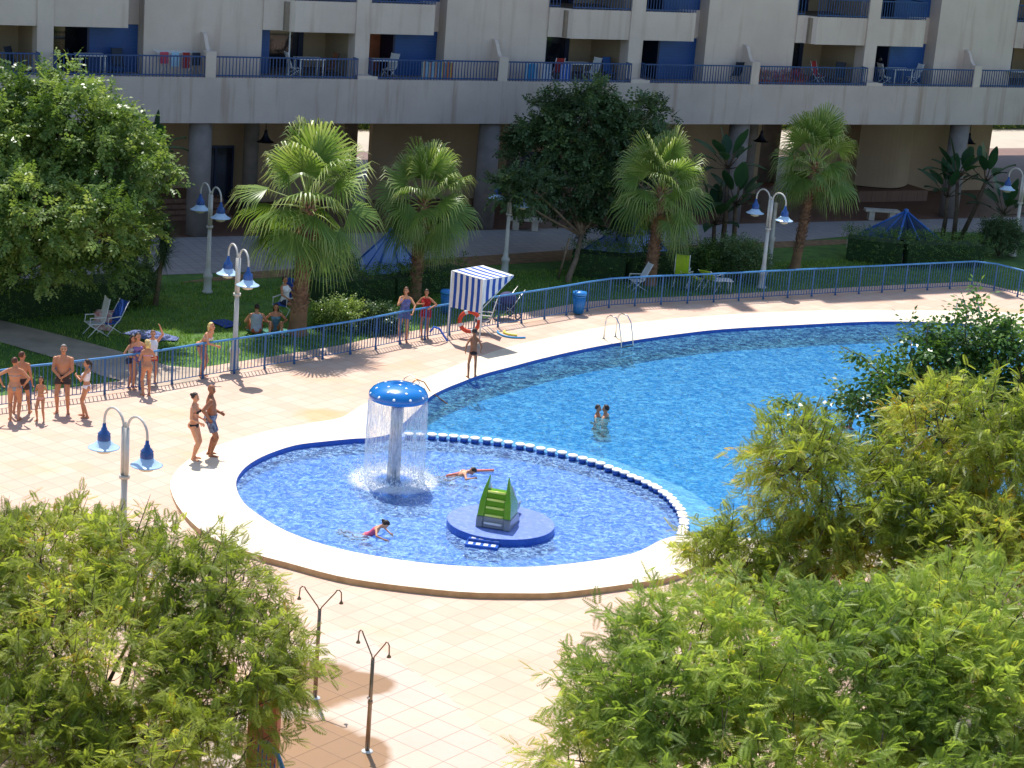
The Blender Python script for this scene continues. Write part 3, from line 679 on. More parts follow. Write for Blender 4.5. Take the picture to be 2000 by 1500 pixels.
for s in (-1, 1):
    up_ = [(-.04, .26), (.02, .60), (.10, .88), (.20, 1.10), (.25, 1.17), (.28, 1.08), (.33, .86), (.42, .70), (.55, .62), (.62, .5), (.62, .26)]
    lo_ = [(-.08, .0), (-.07, .16), (-.045, .255), (.63, .255), (.80, .12), (.84, .0)]
    x0_, x1_ = (.24, .36) if s > 0 else (-.36, -.24)
    mb = MB(); mb.prism([p for p in up_], x0_, x1_, MP); mb.v = [(taper(v, s)) for v in mb.v]; o = mb.build('side_panel', green, t); bv = o.modifiers.new('b', 'BEVEL'); bv.width = .03; bv.segments = 3
    mb = MB(); mb.prism([p for p in lo_], x0_-(.04 if s < 0 else 0), x1_+(.04 if s > 0 else 0), MP); o = mb.build('base_panel', greyp, t); bv = o.modifiers.new('b', 'BEVEL'); bv.width = .03; bv.segments = 3
mb = MB(); mb.prism([(-.01, .26), (.12, .84), (.30, .84), (.30, .26)], -.235, .235, MP); mb.build('ladder_back', green, t)
mb = MB(); mb.prism([(-.05, .02), (-.02, .255), (.30, .255), (.30, .02)], -.235, .235, MP); mb.build('ladder_foot', greyp, t)
for k in range(5):
    z_ = .12+.175*k; y_ = -.045+.215*(z_-.05)*1.0; mb = MB(); mb.tube([(-.2, y_-.03, z_), (.2, y_-.03, z_)], .03, 8); mb.tube([(-.2, y_-.02, z_), (-.2, y_+.06, z_)], .02, 6); mb.tube([(.2, y_-.02, z_), (.2, y_+.06, z_)], .02, 6); mb.build('rung', greenl if k else white, t)
mb = MB(); pr = [(.22, .80), (.42, .76), (.62, .60), (.86, .36), (1.08, .16), (1.25, .10), (1.36, .11)]
vs = []
for y_, z_ in pr:
    for x_, dz in ((-.24, .16), (-.21, .04), (-.1, 0), (.1, 0), (.21, .04), (.24, .16)): vs.append((x_, y_, z_+dz))
for y_, z_ in pr:
    for x_, dz in ((-.27, .16), (-.25, .0), (-.1, -.05), (.1, -.05), (.25, .0), (.27, .16)): vs.append((x_, y_, z_+dz))
fs = []; nn_ = len(pr)
for i in range(nn_-1):
    for k in range(5): fs += [(i*6+k, i*6+k+1, (i+1)*6+k+1, (i+1)*6+k), ((nn_+i)*6+k+1, (nn_+i)*6+k, (nn_+i+1)*6+k, (nn_+i+1)*6+k+1)]
    fs += [(i*6, (i+1)*6, (nn_+i+1)*6, (nn_+i)*6), (i*6+5, (nn_+i)*6+5, (nn_+i+1)*6+5, (i+1)*6+5)]
mb.add(vs, fs, True); mb.build('chute', greyp, t)
mb = MB(); mb.box(-.2, .2, .85, 1.15, 0, .14); mb.build('chute_foot', greyp, t)
# ------------------------------------------------------------------ stepping stones
stm = mat('stepping_stone_white', lin('#f0e9df'), .6, .05, 8); nst = 0
def make_stone():
    t = thing('stepping_stone', (0, 0, 0), 'x', 'stepping stone', 'round stones between the two pools', local=True)
    mb = MB(); mb.lathe([(.098, -.13), (.098, -.012)], seg=18); mb.build('drum', wallm, t)
    mb = MB(); mb.lathe([(.12, -.012), (.127, .0), (.125, .022), (.105, .03)], seg=20); mb.build('cap', stm, t); return t
ORD1 = 'first second third fourth fifth sixth seventh eighth ninth tenth eleventh twelfth thirteenth fourteenth fifteenth sixteenth seventeenth eighteenth nineteenth'.split()
ORD = ORD1+[q+('ieth' if not r_ else 'y-'+ORD1[r_-1]) for q in ('twent', 'thirt', 'fort') for r_ in range(10)]
sp0 = make_stone(); AL = [Vector((p.x, p.y, 0)) for p in ARC]
NS = len(AL)
for i, p in enumerate(AL):
    place(sp0, i == 0, p, random.Random(i).random()*3, 'white capped stone, %s from the mushroom end of the row between the pools' % ORD[i])
# ------------------------------------------------------------------ ladders and rails
def pool_ladder(px, py, ang, label, col=chrome, foot=.55):
    c = G(px, py); t = thing('pool_ladder', c, label, 'pool ladder', 'pool ladders', rz=ang, local=True)
    for s in (-.26, .26):
        mb = MB(); pts = [(s, foot, 0), (s, foot-.02, .55), (s, foot-.08, .72), (s, foot-.2, .80), (s, .10, .78), (s, -.05, .62), (s, -.18, .2), (s, -.24, -.15), (s, -.26, -.7)]
        mb.tube(pts, .021, 8); mb.lathe([(.05, 0), (.05, .012)], (s, foot, 0), 10); mb.build('handrail', col, t)
    for z_ in (-.12, -.4): mb = MB(); mb.box(-.25, .25, -.30, -.2, z_, z_+.03); mb.build('tread', col, t)
    return t
pool_ladder(1215, 668, R(44), 'chrome pool ladder on the far edge, in the middle of the large pool')
pool_ladder(1893, 633, R(20), 'chrome pool ladder at the far right, behind the leafy shoots')
# entry rails beside the mushroom: one arched, one low
a = G(840, 764); t = thing('entry_handrail', a, 'arched orange-brown metal handrail at the pool corner behind the mushroom', 'handrail')
copper = mat('handrail_copper', lin('#b0703c'), .3, .1, metal=.8)
mb = MB(); p0_, p1_ = G(797, 766), G(840, 764); h0 = [(0, 0, 0), (.03, 0, .3), (.2, 0, .5), (.4, 0, .42), (.6, 0, 0)]
pts = [p0_, p0_+Vector((.04, 0, .22)), p0_.lerp(p1_, .35)+Vector((0, 0, .36)), p0_.lerp(p1_, .7)+Vector((0, 0, .27)), p1_+Vector((0, 0, .0)), G(875, 790, -.1), G(890, 800, -.3)]
mb.tube(pts, .017, 7); mb.build('arch_rail', copper, t)
mb = MB(); q0, q1 = G(787, 756), G(812, 760); mb.tube([q0, q0+Vector((.02, 0, .25)), q0.lerp(q1, .5)+Vector((0, .2, .33)), q1+Vector((.1, 0, .2)), q1], .013, 7); mb.build('second_rail', steel, t)
# ------------------------------------------------------------------ striped canopy
sb, sw = mat('canopy_blue', lin('#1d4fa8'), .8, .08, 4), mat('canopy_white', lin('#e9e6e2'), .8, .04, 4)
ZC = 2.12
TL, TB_, TR, TF = G(883, 529, ZC), G(943, 519, ZC), G(1003, 538, ZC), G(945, 547, ZC)
def striped(name, A, B, Cc, D, n_, parent, th=.012):      # quad A-B on top, D-C below, stripes across A-B
    mb = MB(); nrm = (B-A).cross(D-A).normalized()*th; idx = []
    for k in range(n_):
        a, b2, c, d = A.lerp(B, k/n_), A.lerp(B, (k+1)/n_), D.lerp(Cc, (k+1)/n_), D.lerp(Cc, k/n_)
        m0 = a.lerp(d, .5)+nrm*1.0; m1 = b2.lerp(c, .5)+nrm*1.0
        mb.add([a, b2, m1, m0, c, d], [(0, 1, 2, 3), (3, 2, 4, 5)]); idx += [k % 2]*2
    o = mb.build(name, sw, parent); o.data.materials.append(sb)
    for f, i_ in zip(o.data.polygons, idx): f.material_index = i_
    so_ = o.modifiers.new('s', 'SOLIDIFY'); so_.thickness = .01
    return o
t = thing('striped_canopy', (TL.x, TL.y, 0), 'blue and white striped sun canopy with hanging sides over the lifeguard place, at the fence', 'canopy')
striped('canopy_top', TL, TB_, TR, TF, 9, t)
dn = Vector((0, 0, 1))
striped('side_curtain', TL, TF, TF-dn*1.02, TL-dn*1.12, 11, t)
striped('front_curtain', TF, TR, TR-dn*.06, TF-dn*.78, 10, t)
mb = MB()
for p_, zz in ((TL, 0), (TF, 0)): mb.tube([Vector((p_.x, p_.y, zz)), p_], .025, 7)
mb.tube([TL, TF], .016, 6); mb.tube([TF, TR], .016, 6); mb.tube([TR, TB_], .016, 6); mb.tube([TB_, TL], .016, 6); mb.tube([TF-dn*.9, TR], .014, 6)
mb.build('frame', white, t)
# ------------------------------------------------------------------ small pool things
lc = G(914, 664)+Vector((0, .25, .52)); t = thing('lifebuoy', lc, 'orange lifebuoy with pale bands hanging on the fence under the canopy', 'lifebuoy')
def torus(mb, c, Rr, r_, M, a0=0, a1=2*math.pi, n_=36, seg=10):
    pts = [Vector(c)+M @ Vector((Rr*math.cos(a0+(a1-a0)*k/n_), Rr*math.sin(a0+(a1-a0)*k/n_), 0)) for k in range(n_+1)]
    mb.tube(pts, r_, seg)
MR = Matrix.Rotation(R(78), 3, 'X')
mb = MB(); torus(mb, lc, .30, .065, MR); mb.build('ring', orange, t)
mb = MB(); [torus(mb, lc, .30, .069, MR, a-.16, a+.16, 5) for a in (.4, 1.97, 3.54, 5.1)]; mb.build('bands', white, t)
binm = mat('bin_blue', lin('#2f86cf'), .4, .1)
def litter_bin(c, label):
    t = thing('litter_bin', c, label, 'litter bin', 'blue litter bins', local=True)
    mb = MB(); mb.lathe([(.15, .05), (.20, .62)], seg=16, caps=True)
    for k in range(16):
        a = 2*math.pi*k/16; mb.tube([(.158*math.cos(a), .158*math.sin(a), .05), (.208*math.cos(a), .208*math.sin(a), .62)], .012, 4)
    mb.build('basket', binm, t)
    mb = MB(); mb.lathe([(.23, .66), (.24, .70), (.22, .76), (.0001, .79)], seg=18); mb.lathe([(.21, .60), (.225, .62), (.21, .64)], seg=16, caps=False); mb.build('lid', binm, t)
    mb = MB(); mb.box(-.02, .02, .17, .21, 0, .7); mb.build('bracket', blued, t); return t
litter_bin(G(1129, 614), 'blue ribbed litter bin on the pool side of the fence, right of the canopy')
litter_bin(G(872, 612), 'pale blue litter bin on the lawn just left of the striped canopy')
def noodle(pts, r_, m_, label):
    mb = MB(); mb.tube([Vector((p.x, p.y)).to_3d()+Vector((0, 0, p.z)) for p in pts], r_, 8); tag(mb.build('pool_noodle', m_), label, 'pool noodle')
sm = lambda pts, n=5: [Vector((a.x, a.y, 0)) for a in smooth_closed([(p.x, p.y) for p in pts], n, closed=False)]
nb = mat('noodle_blue', lin('#2f62c8'), .7, .05); ny = mat('noodle_yellow', lin('#e6dc5a'), .7, .05); nc = mat('noodle_cyan', lin('#3f9ad0'), .7, .05); no_ = mat('noodle_orange', lin('#f08468'), .7, .05)
pa, pb = G(838, 672), G(874, 668); noodle([pa+Vector((0, .1, .35)), pa.lerp(pb, .2)+Vector((0, 0, .52)), pa.lerp(pb, .5)+Vector((0, 0, .45)), pa.lerp(pb, .85)+Vector((0, 0, .15)), pb+Vector((0, 0, .03))], .032, nb, 'blue foam noodle arched against the fence left of the canopy post')
noodle([Vector((p.x, p.y, .03)) for p in sm([G(1026, 661), G(1003, 661), G(985, 658), G(973, 652), G(972, 648)])], .03, nc, 'pale blue foam noodle curved on the deck beside the canopy shadow')
noodle([Vector((p.x, p.y, .035)) for p in sm([G(1010, 657), G(994, 655), G(984, 651), G(986, 648)])], .03, ny, 'yellow foam noodle inside the curve of the blue one')
# ------------------------------------------------------------------ chairs, tables, towels
limem = mat('lime_fabric', lin('#a8c622'), .8, .08, 5); navy = mat('navy_fabric', lin('#1b2644'), .8, .1, 5); whitef = mat('white_plastic', lin('#e4e4e2'), .4, .04); redf = mat('red_fabric', lin('#9c2a24'), .8, .1, 6)
def folding_chair(c, rz, label, fab, frame=None, recl=18, armr=True, sc=1.0, group='folding chairs on the grass', name='folding_chair'):
    frame = frame or whitef; t = thing(name, c, label, 'chair', group, rz=rz, local=True); sn, cs = math.sin(R(recl)), math.cos(R(recl))
    mb = MB(); M = Matrix.Translation((0, .22*sc, .40*sc)) @ Matrix.Rotation(-R(recl), 4, 'X'); mb.box(-.23*sc, .23*sc, -.012, .012, .02, .78*sc, M); mb.build('backrest', fab, t)
    mb = MB(); mb.box(-.23*sc, .23*sc, -.25*sc, .22*sc, .385*sc, .41*sc); mb.build('seat', fab, t)
    for s in (-.25*sc, .25*sc):
        mb = MB(); top = Vector((s, .22*sc+.80*sc*sn, (.40+.80*cs)*sc)); mb.tube([(s, -.30*sc, .0), (s, .12*sc, .42*sc), (s, .24*sc, .5*sc), top], .014, 6); mb.build('back_frame', frame, t)
        mb = MB(); mb.tube([(s, .36*sc, 0), (s, -.26*sc, .40*sc)], .014, 6); mb.build('leg', frame, t)
        if armr:
            mb = MB(); mb.box(s-.02, s+.02, -.24*sc, .26*sc, .60*sc, .625*sc); mb.tube([(s, -.22*sc, .6*sc), (s, -.24*sc, .40*sc)], .012, 5); mb.build('armrest', frame, t)
    return t
folding_chair(G(185, 655), R(-60), 'white slatted folding chair with a red towel beside the path on the left lawn', whitef, recl=12, sc=.95)
folding_chair(G(213, 652), R(-40), 'blue folding chair beside the white one on the left lawn', mat('blue_fabric', lin('#1f57b5'), .8, .1, 5), recl=30, sc=.88)
folding_chair(G(1330, 558), R(170), 'upright lime green garden chair behind the fence', limem, recl=8, sc=1.0)
folding_chair(G(1392, 566), R(150), 'lime green lounge chair with a rolled yellow headrest', limem, recl=55, sc=.95)
folding_chair(G(1356, 562), R(150), 'low lime green chair between the other two green ones', limem, recl=62, sc=.85)
folding_chair(G(1242, 566), R(-70), 'pale folding chair left of the trunk of the third palm', whitef, recl=25, sc=.85)
folding_chair(G(553, 618), R(-25), 'blue and white striped chair in the shade left of the tallest palm', sb, recl=10)
folding_chair(G(942, 650), R(-95), 'white armchair with navy cloth under the striped canopy', navy, recl=14, group=None)
def drape(pts, m_, label, name='towel', cat='towel', th=.02):
    mb = MB(); mb.prism([(p.x, p.y) for p in pts], .012, .012+th); return tag(mb.build(name, m_), label, cat)
tw = mat('patterned_towel', lin('#7f8ab8'), .95, .3, 9, col2=lin('#3c4878'))
drape([G(240, 653), G(262, 646), G(300, 647), G(350, 661), G(345, 667), G(318, 666), G(300, 670), G(262, 657)], tw, 'blue patterned towel spread on the grass behind the group of girls')
drape([G(410, 628), G(440, 625), G(470, 635), G(440, 642)], mat('blue_towel', lin('#27499c'), .95, .2, 5), 'dark blue towel on the grass behind the white lamp post')
drape([G(480, 645), G(540, 640), G(590, 652), G(520, 662)], mat('teal_towel', lin('#4f8a78'), .95, .2, 5), 'green towel spread under the people by the tallest palm')
mb = MB(); c = G(207, 648); mb.box(c.x-.28, c.x+.22, c.y-.3, c.y-.26, .12, .62); mb.box(c.x-.28, c.x+.22, c.y-.3, c.y+.05, .62, .65); tag(mb.build('towel', mat('flower_towel', lin('#d8d0cc'), .95, .3, 7, col2=lin('#a0392c'))), 'white and red towel hanging over the chairs on the left lawn', 'towel')
def table(c, rz, label, cloth, w_=.9, d_=.7, h=.72, group=None):
    t = thing('garden_table', c, label, 'table', group, rz=rz, local=True); mb = MB(); mb.box(-w_/2, w_/2, -d_/2, d_/2, h-.03, h); mb.build('tabletop', cloth, t)
    for x_ in (-1, 1):
        for y_ in (-1, 1): mb = MB(); mb.tube([(x_*(w_/2-.06), y_*(d_/2-.06), 0), (x_*(w_/2-.06), y_*(d_/2-.06), h-.03)], .02, 6); mb.build('leg', whitef, t)
    return t
table(G(1408, 570), R(10), 'small white slatted table behind the fence, right of the lime chairs', whitef, .7, .5, .45)
# pushchair behind the fence
c = G(985, 622); t = thing('pushchair', c, 'dark blue pushchair behind the fence, right of the canopy', 'pushchair', rz=R(-60), local=True)
mb = MB(); mb.ell((0, .05, .62), (.24, .34, .26), 14, 8); mb.build('hood', mat('plum_fabric', lin('#3a3768'), .8, .1), t)
mb = MB(); mb.box(-.22, .22, -.35, .25, .32, .52); mb.build('seat', navy, t)
for x_ in (-.25, .25):
    mb = MB(); mb.tube([(x_, -.42, .1), (x_, .1, .4), (x_, .55, .98)], .014, 6); mb.tube([(x_, .35, .1), (x_, -.1, .45)], .014, 6); mb.build('frame', steel, t)
    for y_ in (-.42, .35): mb = MB(); torus(mb, (x_, y_, .12), .10, .022, Matrix.Rotation(R(90), 3, 'Y'), n_=16, seg=6); mb.build('wheel', navy, t)
# stone benches
def bench(c, rz, label, L_=1.5):
    t = thing('stone_bench', c, label, 'bench', 'stone benches at the edge of the arcade', rz=rz, local=True)
    mb = MB(); mb.box(-L_/2, L_/2, -.24, .24, .38, .47); mb.build('seat', stonem, t)
    for x_ in (-L_*.3, L_*.3): mb = MB(); mb.box(x_-.12, x_+.12, -.18, .18, 0, .38); mb.build('leg', stonem, t)
bench(G(1025, 449), FAZ-R(22), 'pale stone bench at the arcade edge, right of the lamp post behind the canopy', 1.25)
bench(G(1720, 430), FAZ-R(22), 'pale stone bench at the arcade edge, above the right pyramid frame', 1.5)
# ------------------------------------------------------------------ pyramid skylights
pyb = mat('pyramid_tube', lin('#1f5fae'), .4, .1)
pym = bpy.data.materials.new('pyramid_panel'); pym.use_nodes = True; b_ = pym.node_tree.nodes['Principled BSDF']; b_.inputs['Base Color'].default_value = (*lin('#7f9fd8'), 1); b_.inputs['Roughness'].default_value = .15; b_.inputs['Specular IOR Level'].default_value = .8
def pyramid(apex, corners, glazed, label):
    t = thing('pyramid_skylight', (apex.x, apex.y, 0), label, 'skylight', 'blue pyramid skylights in the lawn')
    mb = MB(); n_ = len(corners)
    for i in range(n_): mb.tube([corners[i], apex], .045, 6); mb.tube([corners[i], corners[(i+1) % n_]], .035, 6); mb.tube([corners[i].lerp(corners[(i+1) % n_], .5), apex], .028, 5)
    mb.build('frame', pyb, t)
    mb = MB(); mb.lathe([(.10, apex.z-.12), (.10, apex.z+.06), (.0001, apex.z+.10)], (apex.x, apex.y, 0), 8); mb.build('apex_cap', pyb, t)
    for i in glazed:
        a, b2 = corners[i], corners[(i+1) % n_]; nrm = (b2-a).cross(apex-a).normalized()*.02; mb = MB()
        mb.add([a, b2, apex, a-nrm, b2-nrm, apex-nrm], [(0, 1, 2), (5, 4, 3), (0, 3, 4, 1), (1, 4, 5, 2), (2, 5, 3, 0)]); mb.build('panel', pym, t)
    mb = MB(); c0 = sum(corners, Vector())/n_
    mb.prism([((c.x-c0.x)*1.02+c0.x, (c.y-c0.y)*1.02+c0.y) for c in corners], 0, corners[0].z-.02); mb.build('kerb', stonem, t)
def pyr(ax, ay, zap, lx, rx, by, zb, glazed, label, half=None):
    ap = G(ax, ay, zap); hw = (G(rx, by, zb)-G(lx, by, zb)).length/2*.98; cs = []
    for k, (u_, v_) in enumerate(((-1, -1), (1, -1), (1, 1), (-1, 1))):
        d = EV*u_*hw*.66+NV*v_*hw*.66; cs.append(Vector((ap.x+d.x, ap.y+d.y, zb)))
    pyramid(ap, cs, glazed, label)
pyr(1770, 412, 1.75, 1668, 1865, 470, .35, (1, 2), 'open blue pyramid frame behind the right hedge')
pyr(1240, 425, 1.9, 1138, 1345, 490, .35, (0, 3), 'blue pyramid skylight half hidden by the third palm')
pyr(765, 450, 1.75, 690, 850, 515, .35, (0, 1, 3), 'pale blue pyramid skylight behind the second palm')
# ------------------------------------------------------------------ arcade pendant lamps
penm = mat('pendant_dark', lin('#1c2233'), .4, .1)
for i, (px, py, lb) in enumerate(((519, 268, 'dark bell lamp hanging in the arcade above the tallest palm'), (1487, 268, 'dark bell lamp hanging in the arcade between the third and fourth palm'), (1893, 272, 'dark bell lamp hanging in the arcade near the right opening'))):
    s_, z_ = S(px, py, 3.0); c = L3(s_, 3.0, 0); t = thing('pendant_lamp', Vector((c.x, c.y, z_)), lb, 'lamp', 'pendant lamps in the arcade')
    mb = MB(); mb.lathe([(.05, .28), (.07, .15), (.12, .0), (.22, -.12), (.34, -.18), (.30, -.16)], (c.x, c.y, z_), 18); mb.build('bell_shade', penm, t)
    mb = MB(); mb.tube([Vector((c.x, c.y, z_+.25)), Vector((c.x, c.y, 4.14))], .015, 5); mb.build('rod', penm, t)
# ------------------------------------------------------------------ things on the balconies
BAL = 5.705
def bp(px, d=.9, py=140): return L3(S(px, py, d)[0], d, BAL)
for i, (px, lb) in enumerate(((176, 'white table on the leftmost full terrace'), (603, 'table with a white cloth on the terrace left of the second pillar'), (742, 'white table beside the orange wall on its terrace'), (1128, 'small white table on the terrace with the red chair'), (1757, 'table with a white cloth under the silver lamp, on the right terrace'), (1985, 'white table on the terrace at the right edge'))):
    table(bp(px), FAZ, lb, whitef, 1.0, .7, .70, 'tables on the terraces')
chd = mat('dark_chair', lin('#26303f'), .7, .1)
for i, (px, m_, rz, lb) in enumerate(((148, chd, 90, 'dark chair left of the white table on the leftmost full terrace'), (232, chd, 0, 'dark chair in front of the blue shutter on the leftmost full terrace'), (30, chd, 40, 'dark chair on the terrace at the left edge'), (575, whitef, 90, 'white chair left of the cloth covered table'), (640, mat('wood_chair', lin('#8a5a3c'), .6, .1), -80, 'brown chair right of the cloth covered table'), (760, whitef, -60, 'white chair right of the table by the orange wall'), (1085, redf, 180, 'red chair beside the hanging striped towels'), (1155, whitef, -70, 'white chair right of the small table'), (1190, bluem, 0, 'blue chair at the right end of its terrace'), (1435, chd, 180, 'dark chair standing alone against the white wall on the right'), (1600, redf, 20, 'dark red chair behind the flower pots'), (1640, chd, -40, 'dark chair furthest right behind the flower pots'), (1730, whitef, 90, 'white chair left of the table under the silver lamp'), (1785, whitef, -90, 'white chair right of the table under the silver lamp'))):
    c = bp(px, 1.15 if m_ is not chd else 1.0); folding_chair(c, FAZ+R(rz), lb, m_, group='chairs on the terraces', name='terrace_chair', armr=False, sc=.76, frame=whitef if m_ in (whitef, redf) else chd)
# drying rack with clothes
c0_ = S(345, 140, .8)[0]; t = thing('drying_rack', L3(c0_, .8, BAL), 'white drying rack hung with red and pale clothes on a terrace', 'drying rack', rz=FAZ, local=True)
mb = MB(); [mb.tube([(-.8, y_, .85), (.8, y_, .85)], .01, 5) for y_ in (-.25, -.1, .05, .2)]; mb.tube([(-.8, -.25, .85), (-.95, -.25, .95)], .01, 5); mb.build('wires', whitef, t)
for x_ in (-.5, .5): mb = MB(); mb.tube([(x_-.25, -.2, 0), (x_+.2, -.2, .85)], .014, 5); mb.tube([(x_+.25, .15, 0), (x_-.2, .15, .85)], .014, 5); mb.build('leg', whitef, t)
for k, (x_, m_, w_, h_) in enumerate(((-.55, mat('pink_cloth', lin('#c04a5a'), .9, .1), .3, .4), (-.15, mat('sky_cloth', lin('#9fc4dc'), .9, .1), .28, .5), (.25, redf, .25, .55), (.62, chd, .3, .45))):
    mb = MB(); mb.box(x_-w_/2, x_+w_/2, -.27, -.255, .86-h_, .865); tag(mb.build('hanging_cloth', m_, None), ('pink', 'pale blue', 'red', 'dark')[k]+' piece of clothing on the drying rack', 'laundry')
for o in [o for o in bpy.data.objects if o.name.startswith('hanging_cloth')]:
    o.matrix_basis = t.matrix_basis.copy()
# towels over the railings
for i, (x0_, x1_, cs_, lb) in enumerate(((823, 857, ('#b7cfc4', '#c99a86', '#8fb7d8'), 'pale striped towel drying inside the railing, left one'), (860, 884, ('#3f8cc4', '#d8c05a', '#d8782e'), 'orange and blue towel drying inside the railing'), (1025, 1050, ('#2f8cc8', '#bcd8e6', '#2f8cc8'), 'blue towel hanging at the left end of its terrace'), (1058, 1076, ('#d8dfe8', '#6a9ad8', '#d8dfe8'), 'white and blue striped towel left of the red chair'), (1094, 1113, ('#2a6ad8', '#dfe8f4', '#2a6ad8'), 'bright blue striped towel right of the red chair'))):
    a_, b2 = S(x0_, 140, .3)[0], S(x1_, 140, .3)[0]; c = L3(a_, .3, BAL+.05); mb = MB(); n_ = 9; w_ = b2-a_; idx = []
    for k in range(n_):
        yy = .02*math.sin(k*2.1); mb.box(w_*k/n_, w_*(k+1)/n_, yy, yy+.02, 0, .66+.02*math.sin(k*1.3+i)); idx += [k % 3]*6
    o = mb.build('towel', mat('towel_'+cs_[0]+str(i), lin(cs_[0]), .9, .1)); o.location = c; o.rotation_euler = (0, 0, FAZ)
    for q in (1, 2): o.data.materials.append(mat('towel_'+cs_[q]+str(i)+str(q), lin(cs_[q]), .9, .1))
    for f, ii in zip(o.data.polygons, idx): f.material_index = ii
    tag(o, lb, 'towel', 'towels on the terraces')
# silver lamp and wall lamps
s_, z_ = S(1722, 112, 2.2); c = L3(s_, 2.2, z_); t = thing('hanging_lamp', c, 'small silver lamp hanging over the table on the right terrace', 'lamp')
mb = MB(); mb.lathe([(.03, .15), (.05, .0), (.15, -.14), (.13, -.13)], c, 14); mb.tube([c, c+Vector((0, 0, .45))], .012, 5); mb.build('shade', steel, t)
# flower boxes
for i, (px, lb) in enumerate(((1492, 'pink flowers in a box at the left end of their terrace'), (1530, 'green and pink plants in the second box from the left end'), (1560, 'pink flowers in the third box, by the blue shutter'))):
    c = bp(px, .45); t = thing('flower_box', c, lb, 'flower box', 'flower boxes on the terrace'); mb = MB(); mb.prism([(c.x+u_*ce-v_*se, c.y+u_*se+v_*ce) for u_, v_ in ((-.3, -.12), (.3, -.12), (.3, .12), (-.3, .12))], BAL, BAL+.2); mb.build('box', brick, t)
# pots hung on the white wall
for i, (px, py) in enumerate(((1487, 112), (1520, 104))):
    s_, z_ = S(px, py, 1.35); c = L3(s_, 1.3, z_); t = thing('wall_plant', c, ('small', 'taller')[i]+' trailing plant on the wall above the terrace', 'plant'); rnd = random.Random(i); mb = MB()
    for k in range(26):
        e = c+Vector((rnd.uniform(-.12, .12), rnd.uniform(-.1, .0), rnd.uniform(-.16, .16)*(1+i*.7))); w_ = Vector((rnd.uniform(.02, .05), 0, rnd.uniform(-.04, .04))); mb.add([e-w_, e+Vector((0, 0, .04)), e+w_, e-Vector((0, 0, .05))], [(0, 1, 2, 3)])
    mb.build('leaves', mat('wall_plant_leaf', lin('#5a5a48'), .8, .2), t)
# ------------------------------------------------------------------ bottom left: terracotta pillar, blue handrail, barred railing under the tree
c = GD(515, 1530); t = thing('terracotta_pillar', c, 'terracotta rendered pillar half hidden under the lower left feathery tree', 'pillar')
mb = MB(); mb.box(c.x-.28, c.x+.20, c.y-.2, c.y+.3, LOW, 1.55); mb.build('shaft', brick, t); mb = MB(); mb.box(c.x-.31, c.x+.23, c.y-.23, c.y+.33, 1.552, 1.62); mb.build('coping', brick, t)
p_ = GD(500, 1560); t = thing('blue_handrail', p_, 'curved blue handrail with upright bars at the bottom edge, beside the terracotta pillar', 'handrail')
pts = [p_+Vector((0, 0, 1.0)), p_+Vector((.15, -.05, 1.02)), p_+Vector((.35, -.3, .95)), p_+Vector((.6, -.8, .7)), p_+Vector((.8, -1.5, .4))]
mb = MB(); mb.tube(pts, .04, 8); mb.build('rail', blue, t)
mb = MB(); [mb.tube([p_+Vector((.08*k, -.10*k, -.1)), p_+Vector((.08*k, -.10*k, .98-.035*k))], .012, 5) for k in range(8)]; mb.build('bars', blued, t)
r0_, r1_ = GD(10, 1150), GD(400, 1250); t = thing('barred_railing', r0_, 'pale barred railing glimpsed through the lower left tree', 'railing'); d = r1_-r0_; n_ = int(d.length/.12)
mb = MB(); mb.tube([r0_+Vector((0, 0, 1.05)), r1_+Vector((0, 0, 1.05))], .03, 7); mb.tube([r0_+Vector((0, 0, .1)), r1_+Vector((0, 0, .1))], .02, 6); mb.build('rails', whitef, t)
mb = MB(); [mb.tube([r0_+d*k/n_, r0_+d*k/n_+Vector((0, 0, 1.03))], .012, 5) for k in range(n_+1)]; mb.build('bars', whitef, t)

# ------------------------------------------------------------------ people
def skin_mat(name, c, c2):
    m = mat(name, c, .5, .1, 5, col2=c2, spec=.4); b = m.node_tree.nodes['Principled BSDF']; b.inputs['Subsurface Weight'].default_value = .12; b.inputs['Subsurface Radius'].default_value = (.02, .008, .004); return m
SK = [skin_mat('skin_tan', lin('#c8906c'), lin('#b67a58')), skin_mat('skin_fair', lin('#dca27c'), lin('#cb8c66')), skin_mat('skin_brown', lin('#a87150'), lin('#965f40'))]
HAIR = {k: mat('hair_'+k, lin(v), .55, .25, 12) for k, v in dict(dark='#2a1c14', brown='#3a2418', auburn='#5a2e16', blond='#dcc07a', grey='#8f8a86', sandy='#6e4c2a').items()}
dark = mat('eye_dark', lin('#1a1512'), .3, .02); lipm_ = mat('lips', lin('#a5503f'), .5, .05)
def ik(a, b_, l1, l2, pole):
    d = b_-a; L_ = min(d.length, (l1+l2)*.998); d = d.normalized(); b2 = a+d*L_; x = (l1*l1-l2*l2+L_*L_)/(2*L_); h = math.sqrt(max(0, l1*l1-x*x))
    p = pole-d*pole.dot(d); p = p.normalized() if p.length > 1e-4 else d.orthogonal().normalized()
    return a+d*x+p*h, b2
def ring_loft(mb, rings, seg=16, caps=True):      # rings: (centre, x half, y half, axis-x, axis-y)
    vs = []
    for c, rx, ry, ax, ay in rings:
        for k in range(seg):
            a = 2*math.pi*k/seg; vs.append(c+ax*rx*math.cos(a)+ay*ry*math.sin(a))
    n = len(rings); fs = [(i*seg+k, i*seg+(k+1) % seg, (i+1)*seg+(k+1) % seg, (i+1)*seg+k) for i in range(n-1) for k in range(seg)]
    mb.add(vs, fs, True); k0 = len(mb.v)-n*seg; mb.f += [tuple(k0+seg-1-k for k in range(seg)), tuple(k0+(n-1)*seg+k for k in range(seg))]; mb.smooth += [False]*2
